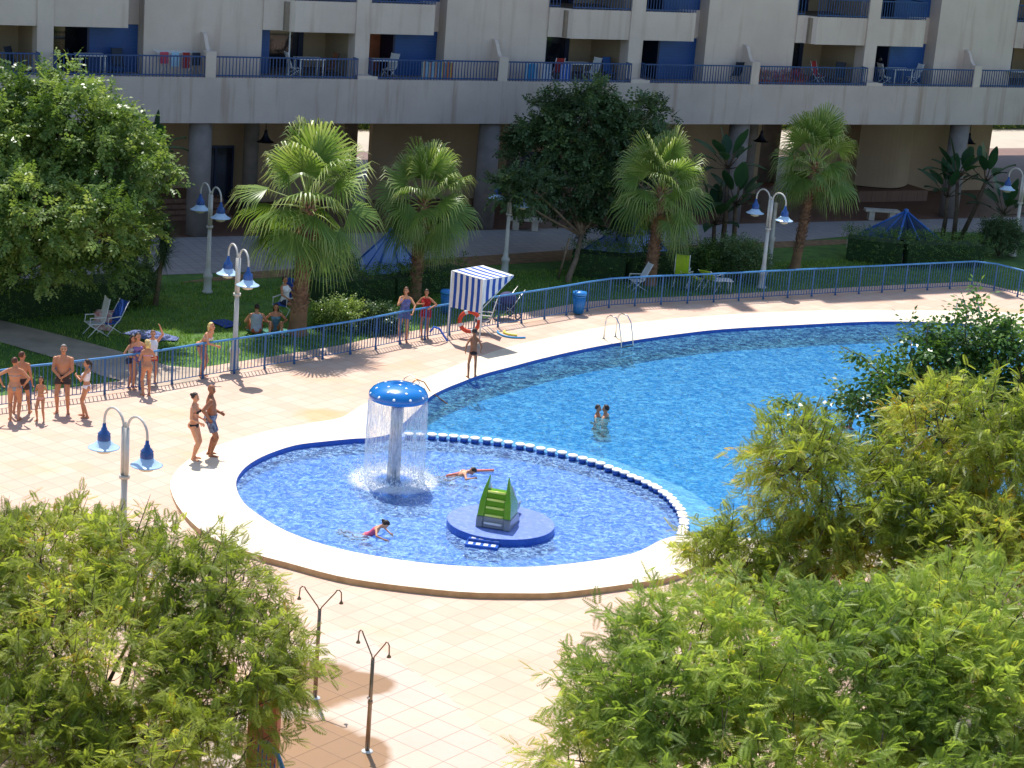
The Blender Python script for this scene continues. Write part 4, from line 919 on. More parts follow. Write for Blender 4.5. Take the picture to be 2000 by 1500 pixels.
def person(loc, heading, h, label, pose=None, sex='f', skin=0, hair='dark', hstyle='short', wear=None, build_=1.0, group=None, legs=True, name='person', water=False):
    """heading: world angle (deg) the person faces; body frame x right, y forward, z up, for a 1.7 m figure scaled to h."""
    pose = pose or {}; k = h/1.7; w_ = wear or {}
    t = thing(name, loc, label, 'person', group, rz=R(heading-90), local=True)
    Vt = lambda *a: Vector(a)
    child = h < 1.45; f = sex == 'f'
    hipz = pose.get('hip', .90); off = Vt(*pose.get('hipoff', (0, 0)), 0); lean = R(pose.get('lean', 0)); side = R(pose.get('side', 0)); twist = R(pose.get('twist', 0))
    Mx = Matrix.Translation(Vt(0, 0, hipz)+off) @ Matrix.Rotation(-lean, 4, 'X') @ Matrix.Rotation(side, 4, 'Y') @ Matrix.Rotation(twist, 4, 'Z')
    up = lambda x, y, z: Mx @ Vt(x, y, z-.90)
    A3 = Mx.to_3x3(); AX, AY = A3 @ Vt(1, 0, 0), A3 @ Vt(0, 1, 0)
    B = build_; sh = (.172 if f else .192)*(.92 if child else 1)*(.5+.5*B); 
    # torso rings (height, half width, half depth, forward shift)
    T_ = [(.80, .085, .085, -.01), (.86, .155 if f else .148, .105, -.012), (.92, (.168 if f else .155), .115, -.012), (1.0, .145 if f else .148, .10, -.004), (1.08, .118 if f else .14, .085, .006), (1.16, .128 if f else .15, .092, .006), (1.25, .148 if f else .168, .105 if f else .11, .008), (1.33, .160 if f else .166, .10, .0), (1.40, sh*.66, .074, -.006), (1.44, .085, .062, -.008), (1.47, .055, .055, -.005)]
    if child: T_ = [(z, x*(.88), y*.9, q) for z, x, y, q in T_]
    belly = pose.get('belly', 0)
    def rings(z0, z1, grow):
        out = []; zs = [q[0] for q in T_]
        def at(z):
            for i in range(len(T_)-1):
                if T_[i][0] <= z <= T_[i+1][0]: u = (z-T_[i][0])/(T_[i+1][0]-T_[i][0]); return [T_[i][j]*(1-u)+T_[i+1][j]*u for j in range(4)]
            return list(T_[-1])
        lst = [z0]+[z for z in zs if z0 < z < z1]+[z1]
        for z in lst:
            _, x, y, q = at(z); x *= B; y *= B; bl_ = belly*math.exp(-((z-1.04)/.12)**2); out.append((up(0, q+bl_*.5, z)*k, (x+grow)*k, (y+bl_*.5+grow)*k, AX, AY))
        return out
    body = MB(); ring_loft(body, rings(.80, 1.47, 0), 18)
    if f and not child:
        for s in (-1, 1): c = up(s*.075*B, .085*B, 1.265)*k; body.ell(c, (.062*k*B, .058*k*B, .062*k*B), 10, 7)
        for s in (-1, 1): c = up(s*.075*B, -.055*B, .90)*k; body.ell(c, (.088*k*B, .085*k*B, .095*k), 10, 7)
    else:
        for s in (-1, 1): c = up(s*.07*B, -.045*B, .90)*k; body.ell(c, (.078*k*B, .075*k*B, .085*k), 10, 7)
    # neck and head
    turn = R(pose.get('turn', 0)); nod = R(pose.get('nod', 0)); hs = 1.10 if child else 1.0
    nb = up(0, -.01, 1.43); Mh = Matrix.Translation(up(0, .005, 1.50)) @ (A3.to_4x4() @ Matrix.Rotation(lean*.55-nod, 4, 'X') @ Matrix.Rotation(-turn, 4, 'Z'))
    hp = lambda x, y, z: (Mh @ Vt(x*hs, y*hs, z*hs))*k
    H3 = Mh.to_3x3()
    body.cap(nb*k, hp(0, .0, .03), .052*k*(1 if f else 1.15), .047*k*(1 if f else 1.15), 12)
    body.ell(hp(0, -.008, .125), (.073*k*hs, .092*k*hs, .098*k*hs), 16, 12, H3)       # skull
    body.ell(hp(0, .028, .065), (.055*k*hs, .060*k*hs, .068*k*hs), 14, 10, H3)        # face and jaw
    body.cap(hp(0, .088, .10), hp(0, .104, .082), .009*k, .014*k, 8)                   # nose
    for s in (-1, 1): body.ell(hp(s*.074, -.005, .10), (.010*k, .018*k, .030*k), 8, 6, H3)
    # legs
    feet = pose.get('feet', ((-.10, 0.0), (.10, 0.02))); l1, l2 = .43, .42; thighs = []
    th = .082*B*(1.06 if f else 1)*(.85 if child else 1)
    for s, ft in zip((-1, 1), feet):
        hipj = Vt(0, 0, hipz)+off+Matrix.Rotation(twist, 3, 'Z') @ Vt(s*.088*B, 0, -.02)
        fz = ft[2] if len(ft) > 2 else 0; ank = Vt(ft[0], ft[1], .075+fz); pole = Vt(*pose.get('knee', (0, 1, 0)))+Vt(s*.15, 0, 0)
        kn, ank = ik(hipj, ank, l1, l2, pole)
        body.cap(hipj*k, kn*k, th*k, .052*k*B, 14); body.cap(kn*k, ank*k, .053*k*B, .034*k, 12)
        cf = kn.lerp(ank, .28)-pole.normalized()*.016; body.cap(kn.lerp(ank, .1)*k, cf*k, .05*k*B, .055*k*B, 10); body.cap(cf*k, ank*k, .052*k*B, .033*k, 10)
        thighs.append((hipj, kn))
        toe = ft[3] if len(ft) > 3 else s*18; fd = Vt(math.sin(R(toe)), math.cos(R(toe)), 0)
        if pose.get('point'): fd = Vt(0, .1, -1)
        heel = ank-fd*.035-Vt(0, 0, .045) if not pose.get('point') else ank
        ball = heel+fd*.165+Vt(0, 0, -.008); body.cap(heel*k, ball*k, .030*k, .027*k, 10); body.cap((ank)*k, (heel+fd*.07)*k, .033*k, .03*k, 10)
        for q in range(5):
            lat = Vt(fd.y, -fd.x, 0)*s; o_ = lat*(-.028+.014*q); tl = (.05, .046, .04, .034, .028)[q]; body.cap((ball+o_+fd*.01)*k, (ball+o_+fd*tl)*k, (.012 if q == 0 else .0085)*k, (.010 if q == 0 else .007)*k, 6)
    # arms and hands
    ua, fa = .27, .25; handspec = pose.get('hands', ((-.27, .06, .82), (.27, .06, .82))); poles = pose.get('elbow', ((-.5, -1, 0), (.5, -1, 0)))
    for s, tg, pl in zip((-1, 1), handspec, poles):
        shj = up(s*(sh-.014)*B, -.01, 1.372); body.cap(up(s*.03, -.015, 1.425)*k, up(s*sh*.72*B, -.012, 1.395)*k, .046*k, .040*k*B, 8); tgt = Vt(*tg[:3]) if not pose.get('handup') else Vt(*tg[:3])
        el, wr = ik(shj, tgt, ua, fa, Vt(*pl)); ar = .040*B*(1 if f else 1.22)*(.85 if child else 1)
        body.ell(shj*k-Vt(0, 0, .008)*k, (.046*k*B*(1 if f else 1.12),)*3, 12, 8); body.cap(shj*k, el*k, ar*1.12*k, ar*.86*k, 12); body.cap(el*k, wr*k, ar*.9*k, ar*.58*k, 12)
        d = (wr-el).normalized(); inn = Vt(-s, 0, 0); sd_ = d.cross(inn); sd_ = sd_.normalized() if sd_.length > .2 else d.cross(Vt(0, 0, 1)).normalized(); nr = d.cross(sd_).normalized()
        body.cap((wr+d*.012-sd_*.012)*k, (wr+d*.075-sd_*.016)*k, .020*k, .019*k, 8); body.cap((wr+d*.012+sd_*.012)*k, (wr+d*.072+sd_*.018)*k, .020*k, .018*k, 8)
        curl = tg[3] if len(tg) > 3 else .35
        for q in range(4):
            b0 = wr+d*.082+sd_*(-.030+.02*q); ln = (.062, .072, .067, .052)[q]
            m1 = b0+(d*math.cos(curl)+nr*math.sin(curl)*s)*ln*.55; m2 = m1+(d*math.cos(curl*2.2)+nr*math.sin(curl*2.2)*s)*ln*.5
            body.cap(b0*k, m1*k, .0092*k, .0085*k, 6); body.cap(m1*k, m2*k, .0085*k, .0072*k, 6)
        tb_ = wr+d*.025-sd_*.028; body.cap(tb_*k, (tb_+d*.030-sd_*.028)*k, .012*k, .010*k, 6); body.cap((tb_+d*.030-sd_*.028)*k, (tb_+d*.058-sd_*.034)*k, .010*k, .008*k, 6)
    bo = body.build('body', SK[skin], t)
    rm = bo.modifiers.new('union', 'REMESH'); rm.mode = 'VOXEL'; rm.voxel_size = .0075; rm.use_smooth_shade = True
    sm_ = bo.modifiers.new('soft', 'SMOOTH'); sm_.factor = .5; sm_.iterations = 2
    # face details
    mb = MB()
    for s in (-1, 1): mb.ell(hp(s*.030, .080, .108), (.011*k, .008*k, .007*k), 8, 6, H3); mb.cap(hp(s*.018, .088, .128), hp(s*.046, .074, .127), .004*k, .003*k, 5)
    mb.build('eyes', dark, t)
    mb = MB(); mb.cap(hp(-.018, .090, .052), hp(.018, .090, .052), .0065*k, .0065*k, 6); mb.build('mouth', lipm_, t)
    # hair
    hm = HAIR[hair]; mb = MB()
    if hstyle != 'bald':
        seg, ring_ = 18, 10; vs = []; fs = []
        for i in range(ring_+1):
            ph = math.pi/2-(math.pi*.62)*i/ring_
            for q in range(seg):
                a = 2*math.pi*q/seg; fr = max(0, math.sin(a)); lim = ph+.0
                if fr > .15 and ph < R(20)+R(28)*fr: lim = R(20)+R(28)*fr
                g = 1.10+.05*math.sin(q*2.3+i)*(.4 if hstyle == 'short' else 1)
                vs.append(hp(.075*g*math.cos(lim)*math.cos(a), -.010+.094*g*math.cos(lim)*math.sin(a), .128+.100*g*math.sin(lim)))
        for i in range(ring_):
            for q in range(seg): fs.append((i*seg+q, (i+1)*seg+q, (i+1)*seg+(q+1) % seg, i*seg+(q+1) % seg))
        mb.add(vs, fs, True)
        if hstyle in ('long', 'bob'):
            Lh = .26 if hstyle == 'long' else .13
            for a in np.linspace(-2.7, -.44, 11):
                p0 = hp(.078*math.cos(a), -.01+.098*math.sin(a), .12); dn_ = hp(.082*math.cos(a), -.012+.10*math.sin(a), .12-Lh*.6); d2 = dn_+Vector((0, 0, -Lh*.45*k))
                mb.cap(p0, dn_, .024*k, .022*k, 7); mb.cap(dn_, d2, .022*k, .010*k, 7)
        if hstyle == 'tail': mb.cap(hp(0, -.10, .15), hp(0, -.135, .10), .024*k, .028*k, 8); mb.cap(hp(0, -.135, .10), hp(0, -.125, .10)+Vector((0, 0, -.16*k)), .028*k, .010*k, 8)
        if hstyle == 'bun': mb.ell(hp(0, -.105, .17), (.04*k,)*3, 10, 8)
        o = mb.build('hair', hm, t)
    # clothes: shells over the same torso and thighs
    def cloth(nm, m_, z0, z1, grow=.009, leg=0.0, cups=False, loose=0.0):
        mb = MB(); ring_loft(mb, rings(z0, z1, grow), 18)
        if cups:
            mb = MB()
            for s in (-1, 1): mb.ell(up(s*.075*B, .090*B, 1.262)*k, (.062*k*B, .062*k*B, .055*k*B), 10, 7)
            ring_loft(mb, rings(1.235, 1.255, .006), 18)
            for s in (-1, 1): mb.cap(up(s*.06, .10, 1.30)*k, up(s*.05, -.0, 1.46)*k, .006*k, .006*k, 5)
        if z0 < .93 and leg > 0:
            for hj, kn in thighs: e = hj.lerp(kn, leg); ring_ = [(hj.lerp(kn, u)*k, (th*(1-.25*u)+grow+.006+loose*u)*k, (th*(1-.25*u)+grow+.006+loose*u)*k, Vt(1, 0, 0), ((kn-hj).normalized().cross(Vt(1, 0, 0))).normalized()) for u in (0.02, leg*.5, leg)]; ring_loft(mb, ring_, 14)
            for s in (-1, 1): mb.ell(up(s*.07*B, -.045*B, .90)*k, ((.088 if f else .08)*k*B+grow*k,)*3, 10, 7)
        elif z0 < .93:
            for s in (-1, 1): mb.ell(up(s*.07*B, -.05*B, .895)*k, (.080*k*B+grow*k*.3, .082*k*B+grow*k*.3, .070*k), 10, 7)
        if f and not child and not cups and z1 > 1.28:
            for s in (-1, 1): mb.ell(up(s*.075*B, .085*B, 1.265)*k, ((.062*B+grow*1.3)*k, (.058*B+grow*1.3)*k, (.062*B+grow)*k), 10, 7)
        o = mb.build(nm, m_, t); rm = o.modifiers.new('union', 'REMESH'); rm.mode = 'VOXEL'; rm.voxel_size = .009; rm.use_smooth_shade = True
        s2 = o.modifiers.new('soft', 'SMOOTH'); s2.factor = .5; s2.iterations = 1
        return o
    for nm, (m_, z0, z1, kw_) in w_.items(): cloth(nm, m_, z0, z1, **kw_)
    return t
cm = lambda n_, h_, v=.12, sc_=9, c2=None: mat(n_, lin(h_), .8, v, sc_, col2=lin(c2) if c2 else None)
def bikini(a, b2): return {'bikini_top': (a, 1.2, 1.3, dict(cups=True)), 'bikini_bottom': (b2, .835, .945, dict(grow=.008))}
def trunks(m_, leg=.45, z1=1.0): return {'swim_shorts': (m_, .84, z1, dict(grow=.014, leg=leg, loose=.02))}
def brief(m_, nm='swim_brief'): return {nm: (m_, .84, .96, dict(grow=.008))}
def suit(m_): return {'swimsuit': (m_, .835, 1.32, dict(grow=.008))}
GR1 = 'people by the left part of the fence'
person(G(28, 822), 100, 1.62, 'woman with auburn hair in a grey bikini bottom, back to us, hand on her hip', dict(hands=((-.33, .0, 1.02), (.26, .05, 1.0)), elbow=((-1, -.3, .2), (1, -.6, 0)), turn=35), 'f', 0, 'auburn', 'short', dict(**brief(cm('grey_bikini', '#8a8f94'), 'bikini_bottom'), bikini_top=(cm('grey_bikini', '#8a8f94'), 1.235, 1.265, dict(grow=.007))), 1.1, GR1)
person(G(42, 808), 100, 1.60, 'person half hidden behind the auburn haired woman, looking right', dict(turn=55, feet=((-.2, 0), (.2, .05))), 'm', 0, 'auburn', 'short', trunks(cm('dark_trunks', '#3a2c28')), .95, GR1)
person(G(79, 822), -95, 1.12, 'little girl with long dark hair and a pale pink swim brief', dict(hands=((-.12, .14, 1.12), (.14, .13, 1.08)), feet=((-.13, 0), (.13, 0))), 'f', 0, 'dark', 'long', brief(cm('pink_brief', '#d8a094'), 'swim_brief'), 1.0, GR1)
person(G(122, 806), -85, 1.76, 'tall bare chested man in dark shorts with his hands clasped, at the fence', dict(hands=((-.05, .17, .98, .6), (.06, .18, .97, .6)), elbow=((-1, -.4, 0), (1, -.4, 0)), feet=((-.13, 0), (.13, 0)), turn=-10, belly=.02, nod=-12), 'm', 0, 'grey', 'short', trunks(cm('charcoal_shorts', '#3f3836'), .35), 1.06, GR1)
person(G(168, 815), 175, 1.50, 'girl in a white two piece swimsuit seen from the side, beside the clasping man', dict(hands=((-.1, .27, 1.24, .9), (.12, .25, 1.16, .9)), feet=((-.08, -.06), (.08, .1))), 'f', 0, 'brown', 'tail', dict(bikini_top=(cm('white_suit', '#e6e2e6'), 1.10, 1.34, dict(grow=.009)), bikini_bottom=(cm('white_suit', '#e6e2e6'), .835, .99, dict(grow=.009))), .95, GR1)
G2 = 'girls talking at the fence'
person(G(254, 757), -30, 1.45, 'girl with long dark hair and dark shorts, left of the huddle at the fence', dict(hands=((-.1, .22, 1.0), (.22, .22, 1.1)), lean=6), 'f', 0, 'dark', 'long', dict(**trunks(cm('navy_shorts', '#2c3550'), .2), top=(cm('pale_top', '#cfc4bc'), 1.1, 1.32, dict(grow=.01))), .92, G2)
person(G(266, 758), -60, 1.52, 'girl in a purple flowered swimsuit in the middle of the huddle at the fence', dict(hands=((-.2, .25, 1.2), (.1, .2, 1.1)), lean=5), 'f', 1, 'brown', 'tail', suit(cm('purple_flower', '#a58ac0', .4, 14, '#5f4a8a')), .95, G2)
person(G(286, 773), 120, 1.50, 'girl with yellow hair and bare back, nearest of the huddle at the fence', dict(hands=((-.15, .22, 1.1), (.2, .25, 1.05)), lean=6, turn=-20), 'f', 0, 'blond', 'bob', dict(bikini_top=(cm('flower_bikini', '#c49ab8', .3, 14), 1.235, 1.265, dict(grow=.007)), bikini_bottom=(cm('tan_bikini', '#c9936e'), .835, .94, dict(grow=.008))), .95, G2)
person(G(296, 748), -70, 1.45, 'child in a white shirt raising one arm behind the yellow capped girl', dict(hands=((-.22, .05, 1.82, .2), (.25, .1, .95)), elbow=((-1, 0, .2), (1, -1, 0))), 'm', 1, 'sandy', 'short', dict(shirt=(cm('white_shirt', '#ecebea', .03), .88, 1.42, dict(grow=.02)), red_shorts=(cm('red_cloth', '#c4251c'), .84, .98, dict(grow=.016, leg=.35))), .92, G2)
person(G(391, 735), -25, 1.66, 'blonde woman in white and navy bikini leaning on the fence rail', dict(lean=34, hands=((-.2, .05, .98), (.12, .60, 1.02, .8)), elbow=((-1, -1, 0), (.6, -.3, -.4)), nod=-25, feet=((-.09, 0), (.09, .08))), 'f', 1, 'blond', 'bob', bikini(cm('white_bikini', '#e8e6ea'), cm('navy_bikini', '#222a52')), 1.0)
person(G(377, 897), -12, 1.64, 'woman in a black bikini with tied dark hair, left one of the couple', dict(hands=((-.05, .22, 1.06, .6), (.12, .2, 1.0, .6)), feet=((-.07, .0), (.08, .03))), 'f', 1, 'dark', 'bun', bikini(cm('black_bikini', '#17161a'), cm('black_bikini', '#17161a')), 1.0, 'couple by the children\'s pool')
person(G(408, 890), 12, 1.77, 'balding man in blue patterned shorts, right one of the couple', dict(hands=((-.12, .22, 1.02), (.22, -.05, .98)), feet=((-.09, 0), (.09, .04)), turn=35, belly=.05), 'm', 2, 'grey', 'bald', trunks(cm('patterned_shorts', '#8f9cb0', .5, 16, '#27304f'), .62, 1.02), 1.12, 'couple by the children\'s pool')
person(G(787, 666), -95, 1.64, 'woman in a blue patterned dress leaning on the fence by the canopy', dict(hands=((-.30, .28, 1.02, .8), (.04, .16, 1.38)), elbow=((-1, -.5, 0), (1, -.2, -1)), nod=-6), 'f', 1, 'auburn', 'bob', dict(dress=(cm('blue_dress', '#7f84b8', .4, 14, '#46508e'), .835, 1.36, dict(grow=.02, leg=.38, loose=.04))), 1.0)
person(G(829, 658), -100, 1.50, 'person in red with both hands on the fence beside the canopy', dict(lean=10, hands=((-.22, .26, 1.12), (.1, .26, 1.22)), elbow=((-1, -.3, -.5), (1, -.3, -.5))), 'f', 0, 'brown', 'short', dict(red_dress=(cm('red_dress', '#b8201c'), .835, 1.42, dict(grow=.022, leg=.4, loose=.04))), .98)
person(G(921, 738), 98, 1.42, 'slim tanned boy in dark swim briefs walking to the pool edge below the lifebuoy', dict(hands=((-.27, -.02, .95), (.26, .1, .95)), feet=((-.12, -.03), (.13, .14)), lean=6, hip=.89, turn=10), 'm', 2, 'brown', 'short', brief(cm('dark_brief', '#241c1c')), .88)
# people resting on the grass
person(G(500, 652)+Vector((0, 0, 0)), 105, 1.62, 'person in a grey shirt sitting on the grass, back to us', dict(hip=.13, lean=4, hands=((-.25, .3, .35), (.25, .3, .35)), feet=((-.2, .55), (.2, .55)), knee=(0, .2, 1)), 'm', 0, 'dark', 'short', dict(shirt=(cm('grey_shirt', '#a9aeb8'), .86, 1.42, dict(grow=.022)), shorts=(cm('orange_shorts', '#b8563c'), .84, .98, dict(grow=.016, leg=.5))), 1.05, 'people resting by the tallest palm')
person(G(537, 648), -80, 1.6, 'person sitting by a red towel in front of the tallest palm trunk', dict(hip=.13, lean=8, hands=((-.25, .3, .4), (.25, .3, .4)), feet=((-.2, .6), (.2, .6)), knee=(0, .2, 1)), 'f', 0, 'brown', 'long', suit(cm('teal_suit', '#5f8a9a')), 1.0, 'people resting by the tallest palm')
person(G(556, 618)+Vector((0, 0, .02)), -35, 1.6, 'person in a white shirt in the striped chair behind the palm trunk', dict(hip=.50, lean=-6, hands=((-.2, .3, .66), (.2, .3, .66)), feet=((-.14, .55), (.14, .55)), knee=(0, .3, 1)), 'f', 0, 'dark', 'short', dict(shirt=(cm('white_shirt', '#ecebea', .03), .9, 1.42, dict(grow=.022)), skirt=(cm('navy_skirt', '#27304a'), .84, .98, dict(grow=.018, leg=.6))), 1.0, 'people resting by the tallest palm')
# swimmers
def swimmer(px, py, depth, heading, h, label, pose, **k): 
    p = G(px, py, WZ); p.z = WZ-depth; return person(p, heading, h, label, pose, **k)
pl = dict(hands=((-.25, .3, 1.15), (.3, .3, 1.15)), hip=.9)
SG = 'swimmers in the pools'
swimmer(1167, 812, 1.16, -20, 1.45, 'left of the two swimmers holding each other in the large pool', dict(hands=((-.2, .3, 1.2), (.25, .3, 1.22))), sex='f', skin=0, hair='brown', hstyle='short', wear=suit(cm('black_bikini', '#17161a')), group=SG)
swimmer(1182, 813, 1.32, 160, 1.62, 'right of the two swimmers holding each other in the large pool', dict(hands=((-.3, .25, 1.2), (.3, .25, 1.15))), sex='m', skin=0, hair='dark', hstyle='short', wear=trunks(cm('charcoal_shorts', '#3f3836')), group=SG)
swimmer(1660, 836, 1.42, 60, 1.68, 'dark head of a swimmer beside the leaves in the large pool', dict(hands=((-.4, .3, 1.2), (.4, .3, 1.2))), sex='m', skin=2, hair='dark', hstyle='short', wear=trunks(cm('charcoal_shorts', '#3f3836')), group=SG)
swimmer(825, 776, 1.36, 130, 1.6, 'dark haired head of a swimmer at the pool corner behind the mushroom cap', dict(hands=((-.3, .3, 1.2), (.3, .3, 1.2))), sex='m', skin=2, hair='dark', hstyle='short', wear=trunks(cm('charcoal_shorts', '#3f3836')), group=SG)
# two children in the shallow pool: lying in the water
def floating(px, py, heading, h, label, lean, hz, **k):
    p = G(px, py, WZ); p.z = WZ-hz
    return person(p, heading, h, label, dict(hip=.0, lean=lean, hands=((-.30, .62, .10), (.30, .66, .12)), elbow=((-1, 0, -.3), (1, 0, -.3)), feet=((-.12, -.85, -.06), (.12, -.82, -.02)), knee=(0, 0, -1), point=0, nod=lean*.75), group='children playing in the shallow pool', **k)
floating(880, 925, 8, 1.35, 'child swimming with an orange noodle in the children\'s pool, right of the mushroom', 66, .12, sex='m', skin=1, hair='dark', hstyle='short', wear=brief(cm('dark_brief', '#241c1c')))
floating(715, 1040, -15, 1.35, 'girl with dark tied hair lying in the shallow water, in front of the mushroom', 48, .10, sex='f', skin=1, hair='dark', hstyle='tail', wear=suit(cm('pink_suit', '#d85a78')))
noodle([Vector((p.x, p.y, WZ+.02)) for p in (G(872, 931, WZ), G(895, 926, WZ), G(925, 921, WZ), G(964, 920, WZ))], .032, no_, 'orange foam noodle held by the child in the children\'s pool')

# ------------------------------------------------------------------ foliage
def leaf_mat(name, dark, mid, light, rough=.42, trans=.35, extra=None):
    m = mat(name, mid, rough, spec=.28); N, L, b = nodes_of(m)
    at = N.new('ShaderNodeAttribute'); at.attribute_name = 'tint'
    cr = N.new('ShaderNodeValToRGB'); el = cr.color_ramp.elements
    el[0].position = 0; el[0].color = (*dark, 1); el[1].position = .95; el[1].color = (*light, 1)
    e = el.new(.5); e.color = (*mid, 1)
    if extra: e = el.new(1.0); e.color = (*extra, 1)
    L.new(at.outputs['Fac'], cr.inputs[0]); L.new(cr.outputs[0], b.inputs['Base Color'])
    tl = N.new('ShaderNodeBsdfTranslucent'); c2 = mixrgb(N, L, 1.0, cr.outputs[0], (1.1, 1.12, .55), 'MULTIPLY'); L.new(c2, tl.inputs[0])
    ms = N.new('ShaderNodeMixShader'); ms.inputs[0].default_value = trans
    out = [n for n in N if n.type == 'OUTPUT_MATERIAL'][0]
    L.new(b.outputs[0], ms.inputs[1]); L.new(tl.outputs[0], ms.inputs[2]); L.new(ms.outputs[0], out.inputs[0])
    return m
def fast_mesh(name, V, Q, m_, parent, tint=None, origin=None):
    me = bpy.data.meshes.new(name); V = np.asarray(V, np.float32); Q = np.asarray(Q, np.int32)
    if origin is not None: V = V-np.array(origin, np.float32)
    k = Q.shape[1]
    me.vertices.add(len(V)); me.vertices.foreach_set('co', V.ravel())
    me.loops.add(Q.size); me.loops.foreach_set('vertex_index', Q.ravel())
    me.polygons.add(len(Q)); me.polygons.foreach_set('loop_start', np.arange(0, Q.size, k, dtype=np.int32))
    me.update(calc_edges=True); me.materials.append(m_)
    if tint is not None:
        a = me.attributes.new('tint', 'FLOAT', 'POINT'); a.data.foreach_set('value', np.asarray(tint, np.float32))
    o = bpy.data.objects.new(name, me); COL.objects.link(o); o.parent = parent
    return o
def frames(D, spin):            # rotation matrices whose y axis is D, rolled by spin about it
    D = D/np.linalg.norm(D, axis=1, keepdims=True)
    up = np.tile([0, 0, 1.0], (len(D), 1)); X = np.cross(D, up); n = np.linalg.norm(X, axis=1, keepdims=True)
    X = np.where(n > 1e-3, X/np.maximum(n, 1e-6), [1, 0, 0]); Z = np.cross(X, D)
    c, s = np.cos(spin)[:, None], np.sin(spin)[:, None]
    return np.stack([X*c+Z*s, D, Z*c-X*s], axis=2)
def stamp(T, TQ, P, D, spin, size):      # copies of the template T along y at P
    M = frames(D, spin); V = np.einsum('nij,kj->nki', M, T)*size[:, None, None]+P[:, None, :]
    n, k = len(P), len(T)
    Q = (TQ[None, :, :]+(np.arange(n)*k)[:, None, None]).reshape(-1, TQ.shape[1])
    return V.reshape(-1, 3), Q
def pinnate(pairs=9, leaflet=.30, width=.085, droop=.25):
    T = []; Q = []
    for i in range(pairs):
        t = (i+1.0)/(pairs+.5); y = t; z = -droop*t*t; ln = leaflet*(math.sin(math.pi*min(1, t*.75+.22))**.6)
        for sgn in (-1, 1):
            k = len(T); tip = (sgn*ln*.93, y+ln*.38, z-ln*.22)
            T += [(0, y-.01, z), (sgn*ln*.5-sgn*.01, y+ln*.19-width*.55, z-.04), tip, (sgn*ln*.5, y+ln*.19+width*.55, z-.04)]
            Q.append((k, k+1, k+2, k+3))
    return np.array(T), np.array(Q)
def ovate(n=5, size=.34):       # a spray of broad leaves on a twig of unit length
    T = []; Q = []; rnd = random.Random(5)
    for i in range(n):
        y = .15+.85*i/(n-1); a = (-1)**i*R(50+rnd.random()*25); 
        if i == n-1: a = 0
        d = Vector((math.sin(a), math.cos(a)*.8, -.35)).normalized(); sd = Vector((math.cos(a), -math.sin(a), 0)); ln = size*(.8+.4*rnd.random())
        p = Vector((0, y, -.12*y)); k = len(T)
        T += [p, p+d*ln*.5-sd*ln*.30+Vector((0, 0, .03)), p+d*ln, p+d*ln*.5+sd*ln*.30+Vector((0, 0, .03))]
        Q.append((k, k+1, k+2, k+3))
    return np.array([tuple(v) for v in T]), np.array(Q)
def unit(rs, n):
    v = rs.normal(size=(n, 3)); return v/np.linalg.norm(v, axis=1, keepdims=True)
def crown(name, parent, blobs, n_twigs, per, tmpl, m_, seed, size=(.26, .4), twig=.55, droop=.35, shell=.55, gap=.0, hue=(.15, .85), skin_only=True, spiky=0.0, spin=.5, outw=.55):
    """blobs: (centre, radii).  Twigs start in the outer shell of the blobs, leaves sit along each twig."""
    rs = np.random.RandomState(seed); T, TQ = tmpl
    vol = np.array([(r[0]*r[1]+r[1]*r[2]+r[0]*r[2]) for c, r in blobs]); pick = rs.choice(len(blobs), n_twigs, p=vol/vol.sum())
    C = np.array([list(c) for c, r in blobs])[pick]; Rr = np.array([list(r) for c, r in blobs])[pick]
    U = unit(rs, n_twigs); U[:, 2] = np.where(U[:, 2] < -.45, -U[:, 2]*.6, U[:, 2]); U /= np.linalg.norm(U, axis=1, keepdims=True)
    rad = shell+(1-shell)*rs.rand(n_twigs)**.55
    # uneven outline: push shell in and out with a cheap lumpy function
    ph = rs.rand(6)*6; lump = 1+.13*np.sin(U[:, 0]*5+ph[0]+pick)*np.sin(U[:, 1]*6+ph[1])+.10*np.sin(U[:, 2]*7+ph[2]+U[:, 0]*4)+spiky*(rs.rand(n_twigs)**6)
    P = C+U*Rr*(rad*lump)[:, None]
    if gap > 0:
        g = np.sin(P[:, 0]*2.3+ph[3])*np.sin(P[:, 1]*2.1+ph[4])*np.sin(P[:, 2]*2.7+ph[5]); keep = g < (1-gap)*.6; P, U, pick = P[keep], U[keep], pick[keep]
    n = len(P); D = U*outw+rs.normal(size=(n, 3))*.38+np.array([0, 0, .12]); D /= np.linalg.norm(D, axis=1, keepdims=True)
    tw_t = np.clip(hue[0]+(hue[1]-hue[0])*(.5+.5*np.sin(P[:, 0]*1.7+P[:, 2]*2.2+ph[0]))*.6+rs.rand(n)*.35, 0, .92)
    Pp = []; Dd = []; tn = []
    for j in range(per):
        t = (j+.5)/per
        sideways = rs.normal(size=(n, 3))*.55+D*(.45+.6*t); sideways[:, 2] -= droop*(.4+t)*.8
        Pp.append(P+D*twig*t+np.array([0, 0, -1.0])*droop*twig*t*t*.7); Dd.append(sideways); tn.append(np.clip(tw_t+rs.normal(size=n)*.14, 0, 1))
    Pp = np.concatenate(Pp); Dd = np.concatenate(Dd); tn = np.concatenate(tn)
    sz = size[0]+(size[1]-size[0])*rs.rand(len(Pp))
    V, Q = stamp(T, TQ, Pp, Dd, rs.normal(size=len(Pp))*spin, sz)
    tv = np.repeat(tn, len(T)); tv = np.clip(tv+rs.rand(len(tv)//4).repeat(4)*.12-.06, 0, 1)
    org = parent.location
    o = fast_mesh(name, V, Q, m_, parent, tv, org)
    return P, D, n
